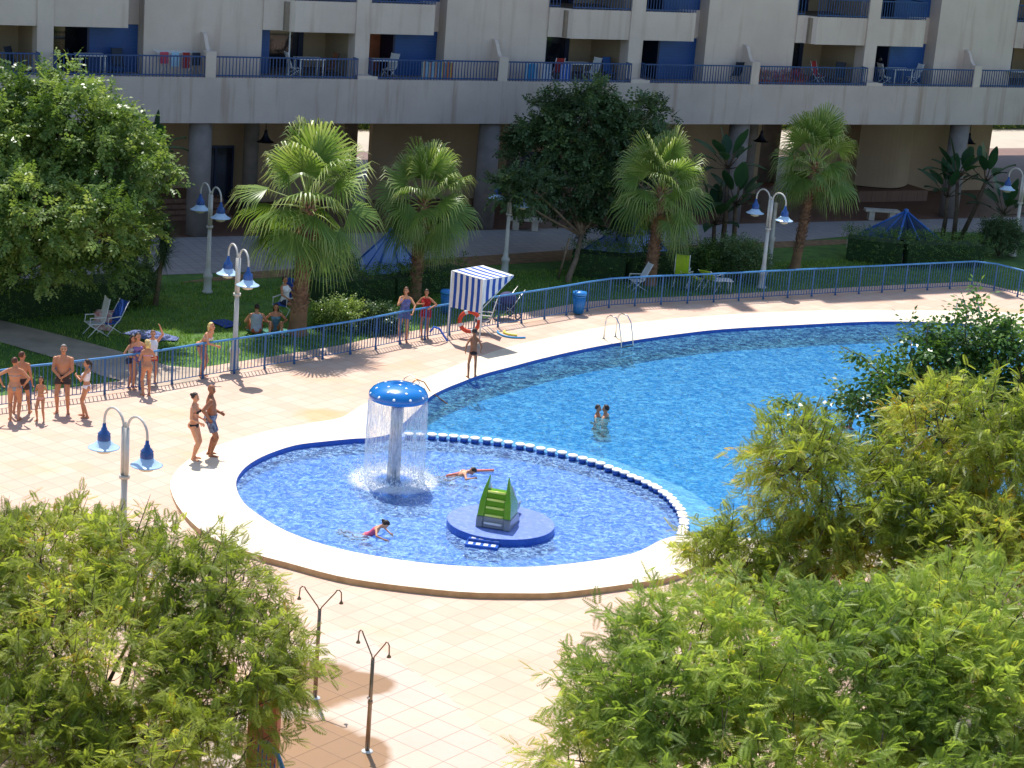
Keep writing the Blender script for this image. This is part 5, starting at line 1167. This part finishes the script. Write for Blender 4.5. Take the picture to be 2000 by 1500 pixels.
def twigs_mesh(name, parent, P, D, twig, m_, every=1, th=.008):
    P = P[::every]; D = D[::every]; n = len(P)
    X = np.cross(D, [0.3, .2, 1]); X /= np.linalg.norm(X, axis=1, keepdims=True)
    a = P-D*.15; b = P+D*twig
    V = np.stack([a-X*th*1.6, a+X*th*1.6, b+X*th*.4, b-X*th*.4], axis=1).reshape(-1, 3)
    Q = np.arange(n*4).reshape(-1, 4)
    fast_mesh(name, V, Q, m_, parent, None, parent.location)
bark = mat('bark', lin('#6b5a4a'), .9, .25, 6, bump=.6, bscale=30, col2=lin('#4a3c30'))
barkl = mat('bark_pale', lin('#8c7a64'), .9, .2, 6, bump=.5, bscale=30, col2=lin('#6e5d4b'))
def limbs(parent, base, blobs, r0_, m_, seed, mid=None, n2=5, nm='trunk', fork=.42):
    rnd = random.Random(seed); mb = MB(); base = Vector(base)
    cen = sum((Vector(c) for c, r in blobs), Vector())/len(blobs)
    fk = Vector(mid) if mid else base+(cen-base)*fork
    fk2 = base.lerp(fk, .5)+Vector((rnd.uniform(-.1, .1), rnd.uniform(-.1, .1), 0))
    mb.tube([base+Vector((0, 0, -.1)), base+Vector((0, 0, .15)), fk2, fk], [r0_*1.35, r0_*1.05, r0_*.9, r0_*.75], 10)
    for c, r in blobs:
        c = Vector(c); m1 = fk.lerp(c, .5)+Vector((rnd.uniform(-.3, .3), rnd.uniform(-.3, .3), rnd.uniform(-.2, .1)))
        mb.tube([fk, m1, c], [r0_*.55, r0_*.38, r0_*.2], 7)
        for k in range(n2):
            d = Vector((rnd.uniform(-1, 1), rnd.uniform(-1, 1), rnd.uniform(-.3, 1))).normalized()
            s_ = m1.lerp(c, rnd.uniform(.2, 1)); e = c+Vector((d.x*r[0], d.y*r[1], d.z*r[2]))*.85
            q = s_.lerp(e, .5)+Vector((rnd.uniform(-.2, .2),)*3)
            mb.tube([s_, q, e], [r0_*.22, r0_*.13, r0_*.05], 5)
            for _ in range(2):
                e2 = q+Vector((rnd.uniform(-1, 1), rnd.uniform(-1, 1), rnd.uniform(-.4, .8)))*min(r)*.5
                mb.tube([q, q.lerp(e2, .5)+Vector((0, 0, .05)), e2], [r0_*.1, r0_*.07, r0_*.03], 4)
    return mb.build(nm, m_, parent)
pin_m = leaf_mat('feathery_leaf', lin('#6a7c36'), lin('#a0ae4c'), lin('#c8cc6c'), extra=lin('#c9a22a'), trans=.55)
pin_g = leaf_mat('feathery_leaf_green', lin('#678040'), lin('#98ae52'), lin('#c6d072'), extra=lin('#c6bf45'), trans=.55)
broad = leaf_mat('broad_leaf', lin('#34502a'), lin('#4f7434'), lin('#809c48'), rough=.3, trans=.3)
bright = leaf_mat('mulberry_leaf', lin('#48622f'), lin('#6f8a42'), lin('#a6b66a'), rough=.34, trans=.35)
darkl = leaf_mat('dark_leaf', lin('#34492c'), lin('#4d6640'), lin('#718a54'), rough=.35, trans=.25)
hedgel = leaf_mat('hedge_leaf', lin('#3a5628'), lin('#5c7e3c'), lin('#88a252'), rough=.4, trans=.25)
PT = pinnate(); OV = ovate(); OV3 = ovate(7, .42)
def bl(px, py, Y, r, k=(1, 1, 1)): return (W(px, py, Y), (r*k[0], r*k[1], r*k[2]))
# --- big feathery tree in the lower left corner
bs = [bl(300, 1130, 31.0, 1.35, (1.1, 1, .62)), bl(90, 1120, 31.3, 1.6, (1.2, 1, .58)), bl(455, 1300, 29.4, 1.2, (1.0, 1, .68)), bl(430, 1180, 30.2, .7), bl(-150, 1200, 30.5, 1.9, (1.1, 1, .8)),
      bl(180, 1280, 29.2, 1.5, (1, 1, .6)), bl(390, 1420, 28.4, 1.05, (1, 1, .7)), bl(20, 1430, 28.2, 1.3, (1, 1, .7)), bl(300, 1500, 27.6, 1.1, (1.1, 1, .7)), bl(470, 1360, 28.9, .8), bl(100, 1500, 27.6, 1.1)]
tb = G(190, 1640, LOW)
t = thing('feathery_tree', tb, 'feathery tree with yellow-green pinnate leaves filling the lower left corner, in front of the showers', 'tree', 'feathery trees in the foreground')
P_, D_, _ = crown('foliage', t, bs, 2500, 11, PT, pin_m, 3, size=(.16, .26), twig=.55, gap=.12, shell=.62, hue=(.1, .8))
twigs_mesh('twigs', t, P_, D_, .6, bark)
limbs(t, tb, bs, .17, bark, 4, n2=4, fork=.5)
# --- lower right: three crowns of different trees
bs = [bl(1500, 1330, 26.5, 1.9, (1.2, 1, .55)), bl(1310, 1400, 26.0, 1.3, (1.1, 1, .62)), bl(1740, 1330, 26.8, 1.7, (1.1, 1, .55)), bl(1960, 1440, 26.3, 1.6, (1.1, 1, .6)), bl(1560, 1540, 25.2, 1.9, (1.4, 1, .6)), bl(1200, 1530, 25.2, 1.0, (1, 1, .6)), bl(1880, 1240, 27.5, 1.2, (1.2, 1, .6)), bl(2200, 1400, 26.5, 1.5)]
tb = G(1560, 1900, LOW)
t = thing('feathery_tree', tb, 'bright green feathery tree along the bottom right edge, lowest of the trees on the right', 'tree', 'feathery trees in the foreground')
P_, D_, _ = crown('foliage', t, bs, 3000, 11, PT, pin_g, 7, size=(.16, .27), twig=.6, gap=.08, shell=.6, hue=(.1, .85), droop=.2)
twigs_mesh('twigs', t, P_, D_, .6, bark, 2)
limbs(t, tb, bs, .17, bark, 8, n2=3, fork=.5)
bs = [bl(1640, 985, 32.5, 1.25, (1.1, 1, .75)), bl(1800, 1020, 32.3, 1.25, (1.1, 1, .8)), bl(1500, 1090, 32.0, 1.05, (1.1, 1, .55)), bl(1660, 1140, 31.8, 1.3, (1.3, 1, .7)), bl(1890, 850, 33.0, 1.1, (1.1, 1, .7)), bl(2030, 950, 32.8, 1.4), bl(1500, 1190, 31.0, .8, (1.2, 1, .5)), bl(1405, 1110, 31.5, .5, (1.2, 1, .5)), bl(1900, 1130, 31, 1.1), bl(2010, 1120, 31.3, 1.1), bl(1560, 900, 32.3, .7)]
tb = G(1750, 1560, LOW)
t = thing('feathery_tree', tb, 'yellowish feathery tree in front of the large pool, middle one on the right', 'tree', 'feathery trees in the foreground')
P_, D_, _ = crown('foliage', t, bs, 2500, 11, PT, pin_m, 11, size=(.16, .26), twig=.6, gap=.22, shell=.55, hue=(.2, .95))
twigs_mesh('twigs', t, P_, D_, .6, bark)
limbs(t, tb, bs, .15, bark, 12, n2=4, fork=.45)
bs = [bl(1800, 700, 37.0, .62, (.8, 1, 1)), bl(1900, 690, 37.2, .55, (.6, 1, 1.5)), bl(1990, 720, 37, .7), bl(1720, 790, 36.6, .5, (1.3, 1, .8)), bl(1850, 800, 36.6, .95), bl(1960, 860, 36.4, 1.1), bl(1780, 880, 36.2, .7), bl(2100, 800, 37, 1.1)]
tb = G(1930, 1420, LOW)
t = thing('broad_leaved_tree', tb, 'darker broad leaved tree with loose upright shoots against the blue water, at the right edge', 'tree')
P_, D_, _ = crown('foliage', t, bs, 800, 5, OV, broad, 15, size=(.26, .38), twig=.5, gap=.2, shell=.45, hue=(.05, .75))
rs = np.random.RandomState(2); Pp = []; Dd = []; mbt = MB()
for path in ([(1800, 830), (1745, 760), (1690, 700), (1640, 675)], [(1890, 760), (1888, 690), (1885, 640), (1890, 605)], [(1820, 760), (1812, 700), (1810, 655), (1815, 628)], [(1960, 760), (1950, 700), (1935, 660)], [(1740, 850), (1700, 800), (1665, 768)], [(1600, 880), (1570, 830), (1545, 790), (1530, 772)], [(1995, 740), (1985, 690), (1975, 655)], [(1860, 800), (1790, 740), (1850, 690)]):
    q = [W(x, y, 36.6) for x, y in path]; mbt.tube(q, [.022, .016, .01, .006][:len(q)], 5)
    for a, b_ in zip(q[:-1], q[1:]):
        d = (b_-a)
        for _ in range(15):
            p = a.lerp(b_, rs.rand()); Pp.append(tuple(p)); sdv = Vector((rs.normal(), rs.normal(), -.3)); Dd.append(tuple(d.normalized()*.5+sdv*.8))
mbt.build('shoots', bark, t)
Pp = np.array(Pp); Dd = np.array(Dd); V, Q = stamp(OV[0], OV[1], Pp, Dd, rs.normal(size=len(Pp))*.5, .26+.14*rs.rand(len(Pp)))
fast_mesh('shoot_leaves', V, Q, broad, t, np.clip(.3+.4*rs.rand(len(V)//4).repeat(4), 0, 1), t.location)
limbs(t, tb, bs, .13, bark, 16, n2=4, fork=.5)
# --- big tree on the left lawn
bs = [bl(130, 280, 57.5, 1.9, (1, 1, 1)), bl(20, 340, 57.5, 2.1), bl(230, 330, 57.7, 1.35, (1, 1, .9)), bl(120, 440, 57.0, 1.9, (1.1, 1, .8)), bl(290, 360, 57.5, .7, (.9, 1, .7)), bl(215, 450, 57.5, 1.2, (1, 1, .9)), bl(-90, 420, 57.0, 2.1), bl(40, 500, 56.7, 1.0, (1.4, 1, .6)), bl(118, 200, 57.7, .4, (.6, 1, 1.3)), bl(70, 520, 56.5, 1.0, (1.5, 1, .6)), bl(190, 515, 56.9, .7, (1.4, 1, .7)), bl(-40, 540, 56.5, .9), bl(60, 430, 54.6, 1.3), bl(190, 440, 54.9, .9), bl(200, 250, 57.7, .6), bl(20, 215, 57.5, .9)]
tb = G(110, 600)
t = thing('round_leaf_tree', tb, 'large leafy tree with glossy bright leaves on the left lawn, in front of the building', 'tree')
P_, D_, _ = crown('foliage', t, bs, 2500, 5, OV3, bright, 21, size=(.26, .38), twig=.5, gap=.15, shell=.5, hue=(.05, .8), spiky=.3)
limbs(t, tb, bs, .17, bark, 22, n2=5, fork=.5)
# --- dark tree in the middle
bs = [bl(1150, 270, 72.5, 1.5, (1.1, 1, .9)), bl(1060, 300, 72.5, 1.1), bl(1230, 290, 73.5, 1.1), bl(1130, 370, 71.8, 1.35, (1.2, 1, .8)), bl(1050, 390, 71.8, .7), bl(1170, 430, 71.2, .8, (1, 1, .7)), bl(1160, 195, 72.5, .45, (.8, 1, 1.2)), bl(1080, 215, 72.5, .4), bl(998, 375, 69.0, .5), bl(1045, 372, 69.0, .6), bl(1265, 220, 72.5, .5, (1.4, 1, .5)), bl(1230, 340, 74, .7)]
tb = G(1110, 550)
t = thing('leafy_tree', tb, 'dark green young tree beside a stake, shaded between two palms', 'tree')
P_, D_, _ = crown('foliage', t, bs, 1500, 5, OV3, darkl, 25, size=(.27, .38), twig=.6, gap=.35, shell=.45, hue=(0, .75), spiky=.3)
limbs(t, tb, bs, .10, barkl, 26, mid=W(1135, 460, 70.3), n2=4)
mb = MB(); mb.tube([G(1090, 545), W(1112, 465, 69)], .04, 7); tag(mb.build('tree_stake', barkl), 'thin wooden stake leaning beside the trunk of the dark young tree', 'stake')
# --- fan palms
palm_m = leaf_mat('palm_blade', lin('#4d6c34'), lin('#7f9a4c'), lin('#c2c68a'), rough=.35, trans=.35)
petm = mat('palm_stalk', lin('#93a552'), .5, .1)
bootm = mat('palm_boots', lin('#a88468'), .9, .3, 9, bump=.7, bscale=25, col2=lin('#6e5040'))
ptrunk = mat('palm_trunk', lin('#9a7654'), .9, .25, 3, bump=.5, bscale=40, col2=lin('#7d5f45'))
drym = mat('palm_dry', lin('#a3804e'), .9, .2, 5, col2=lin('#7c5d38'))
def fan_palm(base, top, crown_c, Rr, seed, label, n=36, tr=.22, lean=0, lowskirt=.45):
    rs = np.random.RandomState(seed); rnd = random.Random(seed)
    t = thing('fan_palm', base, label, 'palm', 'fan palms on the lawn')
    base = Vector(base); top = Vector(top); h = (top-base)
    mb = MB(); pts = [base+h*q for q in (-.02, 0, .06, .2, .24)]; mb.tube(pts, [tr*1.4, tr*1.3, tr*1.1, tr, tr*.98], 16); mb.build('trunk', ptrunk, t)
    mb = MB(); mb.tube([base+h*q for q in (.16, .4, .7, .85, 1.0)], [tr*.9, tr*.84, tr*.74, tr*.66, tr*.5], 12)
    ax = h.normalized(); u = ax.orthogonal().normalized(); v = ax.cross(u); k = 0
    zz = .16
    while zz < 1.02:
        for a in range(9):
            an = 2*math.pi*a/9+(k % 2)*.35; rr = tr*(1.12-.35*zz); p = base+h*zz+(u*math.cos(an)+v*math.sin(an))*rr*.8
            d = (u*math.cos(an)+v*math.sin(an)); e = p+d*rnd.uniform(.05, .14)+ax*rnd.uniform(.10, .18); w_ = ax.cross(d)*.05
            mb.add([p-w_, p+w_, e+w_*.6, e-w_*.6, p-w_+ax*.05, p+w_+ax*.05], [(0, 1, 2, 3), (4, 3, 2, 5), (0, 3, 4), (1, 5, 2)])
        zz += .11/h.length*1.0+.006; k += 1
    mb.build('leaf_bases', bootm, t)
    V = []; Q = []; T = []; st = MB(); dry = MB(); c0 = top
    for i in range(n):
        f = i/(n-1)                              # 0 = upright centre, 1 = hanging
        el = R(86-122*f**1.15+rnd.uniform(-9, 9)); an = i*2.39996+rnd.uniform(-.25, .25)
        d = Vector((math.cos(an)*math.cos(el), math.sin(an)*math.cos(el), math.sin(el)))
        pl = Rr*(.42+.18*rnd.random())*(1-.30*f); rad = Rr*(.58 if f > .1 else .52)*(.82+.3*rnd.random())*(1-.32*f)
        s0 = c0+Vector((0, 0, -f*.35)); sag = Vector((0, 0, -.18*Rr*f))
        hub = s0+d*pl+sag*.6; st.tube([s0, s0+d*pl*.5+sag*.05, hub], [.028, .02, .012], 5)
        d2 = (d*pl*.6+sag*1.2).normalized(); side = d2.cross(Vector((0, 0, 1)))
        side = side.normalized() if side.length > .05 else Vector((1, 0, 0))
        nrm = side.cross(d2).normalized(); ro = rnd.uniform(-.75, .75); side, nrm = side*math.cos(ro)+nrm*math.sin(ro), nrm*math.cos(ro)-side*math.sin(ro); spr = rnd.uniform(.72, 1.05)
        nb = 34
        for b in range(nb):
            a = R(-112+224*b/(nb-1))*spr; dir_ = (d2*math.cos(a)+side*math.sin(a)-nrm*.16*abs(math.sin(a))*1.3).normalized()
            L_ = rad*(.62+.38*math.cos(a*.7))*rnd.uniform(.92, 1.05); wv = dir_.cross(nrm).normalized()*L_*.022
            fold = nrm*(.012 if b % 2 else -.012); gr = Vector((0, 0, -1))
            dr = .05+.38*f+rnd.uniform(-.03, .1)
            p0 = hub; p1 = hub+dir_*L_*.42+gr*dr*L_*.07+fold; p2 = hub+dir_*L_*.76+gr*dr*L_*.28+fold; p3 = hub+dir_*L_*rnd.uniform(.88, 1.0)+gr*L_*(dr*.6+rnd.uniform(.10, .26))
            k = len(V)
            V += [p0-wv*.25, p0+wv*.25, p1+wv*1.15, p1-wv*1.15, p2+wv*.7, p2-wv*.7, p3+wv*.08, p3-wv*.08]
            Q += [(k, k+1, k+2, k+3), (k+3, k+2, k+4, k+5), (k+5, k+4, k+6, k+7)]
            tt = min(.95, max(0, .72-.45*f+rnd.uniform(-.1, .1))); tt = min(.95, max(0, tt+rnd.uniform(-.15, .15))); T += [tt*.75]*4+[tt, tt, min(1, tt+.35), min(1, tt+.35)]
    for i in range(10):                          # dead leaves hanging under the crown
        an = rnd.uniform(0, 6.28); d = Vector((math.cos(an), math.sin(an), 0)); s0 = c0-Vector((0, 0, .3)); hub = s0+d*.35-Vector((0, 0, .5))
        for b in range(9):
            e = hub+d*rnd.uniform(-.05, .3)+d.cross(Vector((0, 0, 1)))*rnd.uniform(-.3, .3)-Vector((0, 0, rnd.uniform(.4, .9)*lowskirt*1.4))
            w_ = Vector((.012, .012, 0)); dry.add([hub-w_, hub+w_, e+w_*.3, e-w_*.3], [(0, 1, 2, 3)])
    fast_mesh('fronds', [tuple(v) for v in V], Q, palm_m, t, T, t.location)
    st.build('leaf_stalks', petm, t); dry.build('dead_leaves', drym, t)
    # flower stalk
    return t
def palm_at(bx, by, tx, ty, Rr, seed, label, **k):
    b = G(bx, by); fan_palm(b, W(tx, ty, b.y), None, Rr, seed, label, **k)
palm_at(580, 652, 603, 395, 2.75, 31, 'tallest fan palm, nearest the fence, with people sitting beside its trunk', tr=.25)
palm_at(808, 582, 828, 392, 2.28, 32, 'fan palm just right of the tallest one, behind the striped canopy', tr=.21)
palm_at(1268, 556, 1292, 372, 2.4, 33, 'fan palm beside the green garden chairs, half in shade', tr=.21)
palm_at(1552, 525, 1592, 318, 2.3, 34, 'slim leaning fan palm fully in the shade, furthest right of the palms', tr=.17)
# --- giant bird of paradise plants, dark and broad bladed
banm = leaf_mat('paddle_leaf', lin('#24422a'), lin('#335636'), lin('#4d7448'), rough=.35, trans=.25)
def paddle_plant(stems, label, seed, name='paddle_leaf_plant', n=7, L_=1.2, trunkm=bark):
    rnd = random.Random(seed); b0 = stems[0][0]; t = thing(name, b0, label, 'plant')
    st = MB(); V = []; Q = []; T = []
    for base, top in stems:
        st.tube([base, base.lerp(top, .5)+Vector((.05, 0, 0)), top], [.11, .09, .07], 8)
        for i in range(n):
            an = i*2.4+rnd.random(); el = R(78-75*i/n+rnd.uniform(-8, 8)); d = Vector((math.cos(an)*math.cos(el), math.sin(an)*math.cos(el), math.sin(el)))
            l = L_*rnd.uniform(.8, 1.15); side = d.cross(Vector((0, 0, 1))); side = side.normalized() if side.length > .05 else Vector((1, 0, 0)); p = top; st.tube([p, p+d*l*.5], [.03, .015], 5)
            prev = None; tt = rnd.uniform(.1, .7)
            for q in range(7):
                f = q/6; c = p+d*l*(.45+.75*f)+Vector((0, 0, -.35*l*f*f*(1-math.sin(el)*.7))); w_ = side*l*.17*math.sin(math.pi*min(.97, f*.85+.12))
                V += [c-w_+Vector((0, 0, .05)), c, c+w_+Vector((0, 0, .05))]; T += [tt, tt*.8, tt]
                k = len(V)
                if q: Q += [(k-6, k-5, k-2, k-3), (k-5, k-4, k-1, k-2)]
    fast_mesh('leaves', [tuple(v) for v in V], Q, banm, t, T, t.location); st.build('stems', trunkm, t)
b = G(1408, 505); paddle_plant([(b, W(1422, 330, b.y)), (b+Vector((.4, .1, 0)), W(1436, 400, b.y)), (b-Vector((.4, .1, 0)), W(1395, 440, b.y))], 'tall dark paddle leaved plant between the third and fourth palm', 41, n=13, L_=1.5)
b = G(1862, 470); paddle_plant([(b, W(1870, 350, b.y)), (G(1875, 468), W(1925, 355, b.y)), (G(1840, 465), W(1850, 385, b.y)), (G(1915, 480), W(1960, 420, b.y))], 'clump of dark paddle leaved plants behind the right hedge, near the last lamp post', 42, n=12, L_=1.45)
b = G(262, 560); paddle_plant([(b, W(262, 330, b.y)), (b+Vector((.3, 0, 0)), W(300, 300, b.y))], 'dark paddle leaved plant behind the big left tree, against the arcade', 43, n=9, L_=1.2)
# yucca with a bare stem
def spiky_plant(base, top, r, n, label, seed, m_=None, name='yucca'):
    rnd = random.Random(seed); t = thing(name, base, label, 'plant'); mb = MB(); mb.tube([base, base.lerp(top, .5), top], [.09, .07, .06], 8); mb.build('stem', barkl, t)
    V = []; Q = []; T = []
    for i in range(n):
        an = rnd.uniform(0, 6.28); el = R(rnd.uniform(-70, 85)); d = Vector((math.cos(an)*math.cos(el), math.sin(an)*math.cos(el), math.sin(el))); s0 = top-Vector((0, 0, rnd.uniform(-.5, .9)))*r*.9
        w_ = d.cross(Vector((.3, .2, 1))).normalized()*.02; e = s0+d*r*rnd.uniform(.6, 1); k = len(V); V += [s0-w_, s0+w_, e+w_*.2-Vector((0, 0, .1)), e-w_*.2-Vector((0, 0, .1))]; Q.append((k, k+1, k+2, k+3)); T += [rnd.uniform(0, .6)]*4
    fast_mesh('leaves', [tuple(v) for v in V], Q, m_ or darkl, t, T, t.location); return t
spiky_plant(G(303, 596), W(322, 470, G(303, 596).y), .75, 420, 'dark yucca on a bare pale stem, right of the left hedge', 51)
# --- hedges and shrubs
def hedge(pts, wd, h, label, seed, name='hedge', tone=hedgel):
    t = thing(name, pts[0], label, 'hedge', 'clipped hedges on the lawn'); rs = np.random.RandomState(seed); core = MB()
    P = []; D = []
    for a, b_ in zip(pts[:-1], pts[1:]):
        d = (b_-a); Ln = d.length; d = d.normalized(); nn = Vector((-d.y, d.x, 0)); M = Matrix(((d.x, nn.x, 0, a.x), (d.y, nn.y, 0, a.y), (0, 0, 1, 0), (0, 0, 0, 1)))
        core.box(0, Ln, -wd/2+.2, wd/2-.2, 0, h-.2, M)
        k = int(Ln*(wd+2*h)*70)
        for _ in range(k):
            x = rs.rand()*(Ln+.2)-.1; q = rs.rand()*(wd+2*h)
            if q < h: y, z, n_ = -wd/2, q, (0, -1, .2)
            elif q < h+wd: y, z, n_ = q-h-wd/2, h, (0, 0, 1)
            else: y, z, n_ = wd/2, q-h-wd, (0, 1, .2)
            jit = rs.normal(size=3)*.075*(2.0 if rs.rand() < .12 else 1)
            P.append(tuple(a+d*(x+jit[0])+nn*(y+jit[1])+Vector((0, 0, z+jit[2])))); w_ = d*(n_[0]+rs.normal()*.7)+nn*(n_[1]+rs.normal()*.6)+Vector((0, 0, n_[2]+rs.normal()*.5)); D.append(tuple(w_))
    P = np.array(P); D = np.array(D)
    V, Q = stamp(OV[0], OV[1], P, D, rs.normal(size=len(P)), .13+.09*rs.rand(len(P)))
    fast_mesh('foliage', V, Q, tone, t, np.clip(rs.rand(len(V)//4)*.8, 0, 1).repeat(4), t.location); core.build('inner_growth', mat('hedge_core', lin('#26401c'), .9), t)
    return t
hedge([G(-120, 625), G(90, 608), G(235, 598)], 1.6, 1.1, 'clipped hedge under the big left tree', 61)
hedge([G(615, 592), G(760, 584), G(890, 560)], 1.1, .95, 'low dark hedge behind the first two palms', 62)
hedge([G(1115, 535), G(1220, 545), G(1395, 532)], 1.2, 1.05, 'dark hedge behind the green garden chairs', 63)
hedge([G(1652, 503), G(1760, 515), G(1908, 517)], 1.3, 1.05, 'trimmed hedge in front of the open pyramid frame on the right', 64)
def shrub(c, r, label, seed, tone, n=260, nm='shrub', sz=(.16, .26), tm=None):
    t = thing(nm, Vector((c.x, c.y, 0)), label, 'shrub', 'loose shrubs among the palms'); crown('foliage', t, [(c, r)], n, 5, tm or OV, tone, seed, size=sz, twig=.28, shell=.3)
    mb = MB(); mb.tube([Vector((c.x, c.y, 0)), Vector(c)], [.05, .03], 6)
    for k in range(5): mb.tube([Vector((c.x, c.y, .05)), Vector(c)+Vector((math.cos(k*1.3)*r[0]*.6, math.sin(k*1.3)*r[1]*.6, 0))], [.03, .015], 5)
    mb.build('stems', bark, t)
shrub(G(668, 640)+Vector((0, 0, .35)), (.75, .6, .38), 'bright green sunlit shrub right of the tallest palm', 71, bright)
shrub(G(740, 645)+Vector((0, 0, .3)), (.6, .5, .3), 'dark low shrub between the bright shrub and the second palm', 72, darkl)
shrub(G(265, 590)+Vector((0, 0, .6)), (.6, .6, .6), 'dark rounded shrub at the right end of the left hedge', 73, darkl)
shrub(G(1440, 545)+Vector((0, 0, .7)), (1.0, .8, .75), 'dark bushy shrub behind the white lamp post, foot of the paddle leaved plant', 74, darkl, 420)
shrub(G(1385, 540)+Vector((0, 0, .5)), (.6, .6, .5), 'dark green shrub right of the green garden chairs', 75, hedgel)
shrub(G(1950, 500)+Vector((0, 0, .7)), (.9, .8, .8), 'dark loose shrub at the foot of the last lamp post on the right', 76, darkl, 380)
shrub(G(640, 560)+Vector((0, 0, .6)), (1.0, .8, .7), 'dark shrub behind the crown of the tallest palm', 77, darkl, 350)
# --- greenery beyond the arcade, seen through the openings
farg = leaf_mat('far_leaf', lin('#4d6b22'), lin('#86952c'), lin('#b8b23c'), trans=.4)
for k, (s_, d_, h_) in enumerate(((4.2, 27, 1.9), (16, 27, 1.8), (31.5, 28, 2.0), (47, 28, 2.2), (54, 29, 2.4))):
    c = L3(s_, d_, h_); t = thing('street_tree', Vector((c.x, c.y, 0)), ['yellow-green tree seen through the arcade gap beside the tallest palm', 'sunlit tree seen through the arcade gap behind the dark tree', 'sunlit tree seen through the gap left of the slim leaning palm', 'sunlit tree seen through the far right opening of the arcade', 'furthest right tree beyond the arcade'][k], 'tree', 'trees beyond the arcade')
    crown('foliage', t, [(c, (2.2, 1.4, 1.5))], 500, 5, OV3, farg, 80+k, size=(.3, .45), twig=.5, shell=.4)
    mb = MB(); mb.tube([Vector((c.x, c.y, 0)), c], [.15, .1], 6); mb.build('trunk', bark, t)
hedge([L3(-2, 24), L3(20, 24), L3(60, 24.5)], 1.2, 1.0, 'long yellow-green hedge across the street behind the arcade', 66, tone=farg)

# ------------------------------------------------------------------ flowers in the boxes
flm = leaf_mat('flower_petals', lin('#a8324c'), lin('#c85068'), lin('#7c8a3c'))
for i, t in enumerate([o for o in bpy.data.objects if o.name.startswith('flower_box')]):
    c = t.location+Vector((0, 0, .36)); crown('flowers', t, [(tuple(c), (.34, .2, .22))], 60, 4, OV, flm, 90+i, size=(.10, .15), twig=.12, shell=.3)

# ------------------------------------------------------------------ grass blades on the lawn by the fence
rs = np.random.RandomState(77); X_ = rs.uniform(-15, 21, 230000); Y_ = rs.uniform(52, 78, 230000)
fx = np.array([p.x for p in fb]); fy = np.array([p.y for p in fb]); ylo = np.interp(X_, fx, fy)
rel = (X_-P0.x)*NV.x+(Y_-P0.y)*NV.y
def inside(px_, py_, poly):
    c = np.zeros(len(px_), bool); n = len(poly)
    for i in range(n):
        x1, y1, x2, y2 = poly[i].x, poly[i].y, poly[(i+1) % n].x, poly[(i+1) % n].y
        c ^= ((y1 > py_) != (y2 > py_)) & (px_ < (x2-x1)*(py_-y1)/(y2-y1+1e-12)+x1)
    return c
lum = np.sin(X_*1.3)*np.sin(Y_*1.7)+np.sin(X_*.6+2)*.6+rs.normal(size=len(X_))*.8
ok = (Y_ > ylo+.03) & (rel < -6.6) & ~inside(X_, Y_, pth) & (lum > -.7)
P_ = np.stack([X_[ok], Y_[ok], np.full(ok.sum(), -.02)], axis=1); n = len(P_)
D_ = rs.normal(size=(n, 3))*.45+np.array([0, 0, 1.0])
BT = np.array([(-.12, 0, 0), (.12, 0, 0), (.05, 1, .1), (-.05, 1, .1)]); V, Q = stamp(BT, np.array([(0, 1, 2, 3)]), P_, D_, rs.rand(n)*6, .05+.06*rs.rand(n))
gm_ = leaf_mat('grass_blade', lin('#4b7028'), lin('#6f9636'), lin('#a3b65a'), trans=.3)
root = bpy.data.objects.new('grass', None)
g = fast_mesh('grass', V, Q, gm_, None, np.clip(.35+.25*lum[ok]+rs.rand(n)*.3, 0, 1).repeat(4)); g['kind'] = 'stuff'; tag(g, 'short green grass of the lawn behind the pool fence', 'grass')
bpy.data.objects.remove(root)

# ------------------------------------------------------------------ tidy
for o in LOCALS:
    if '_local' in o: del o['_local']
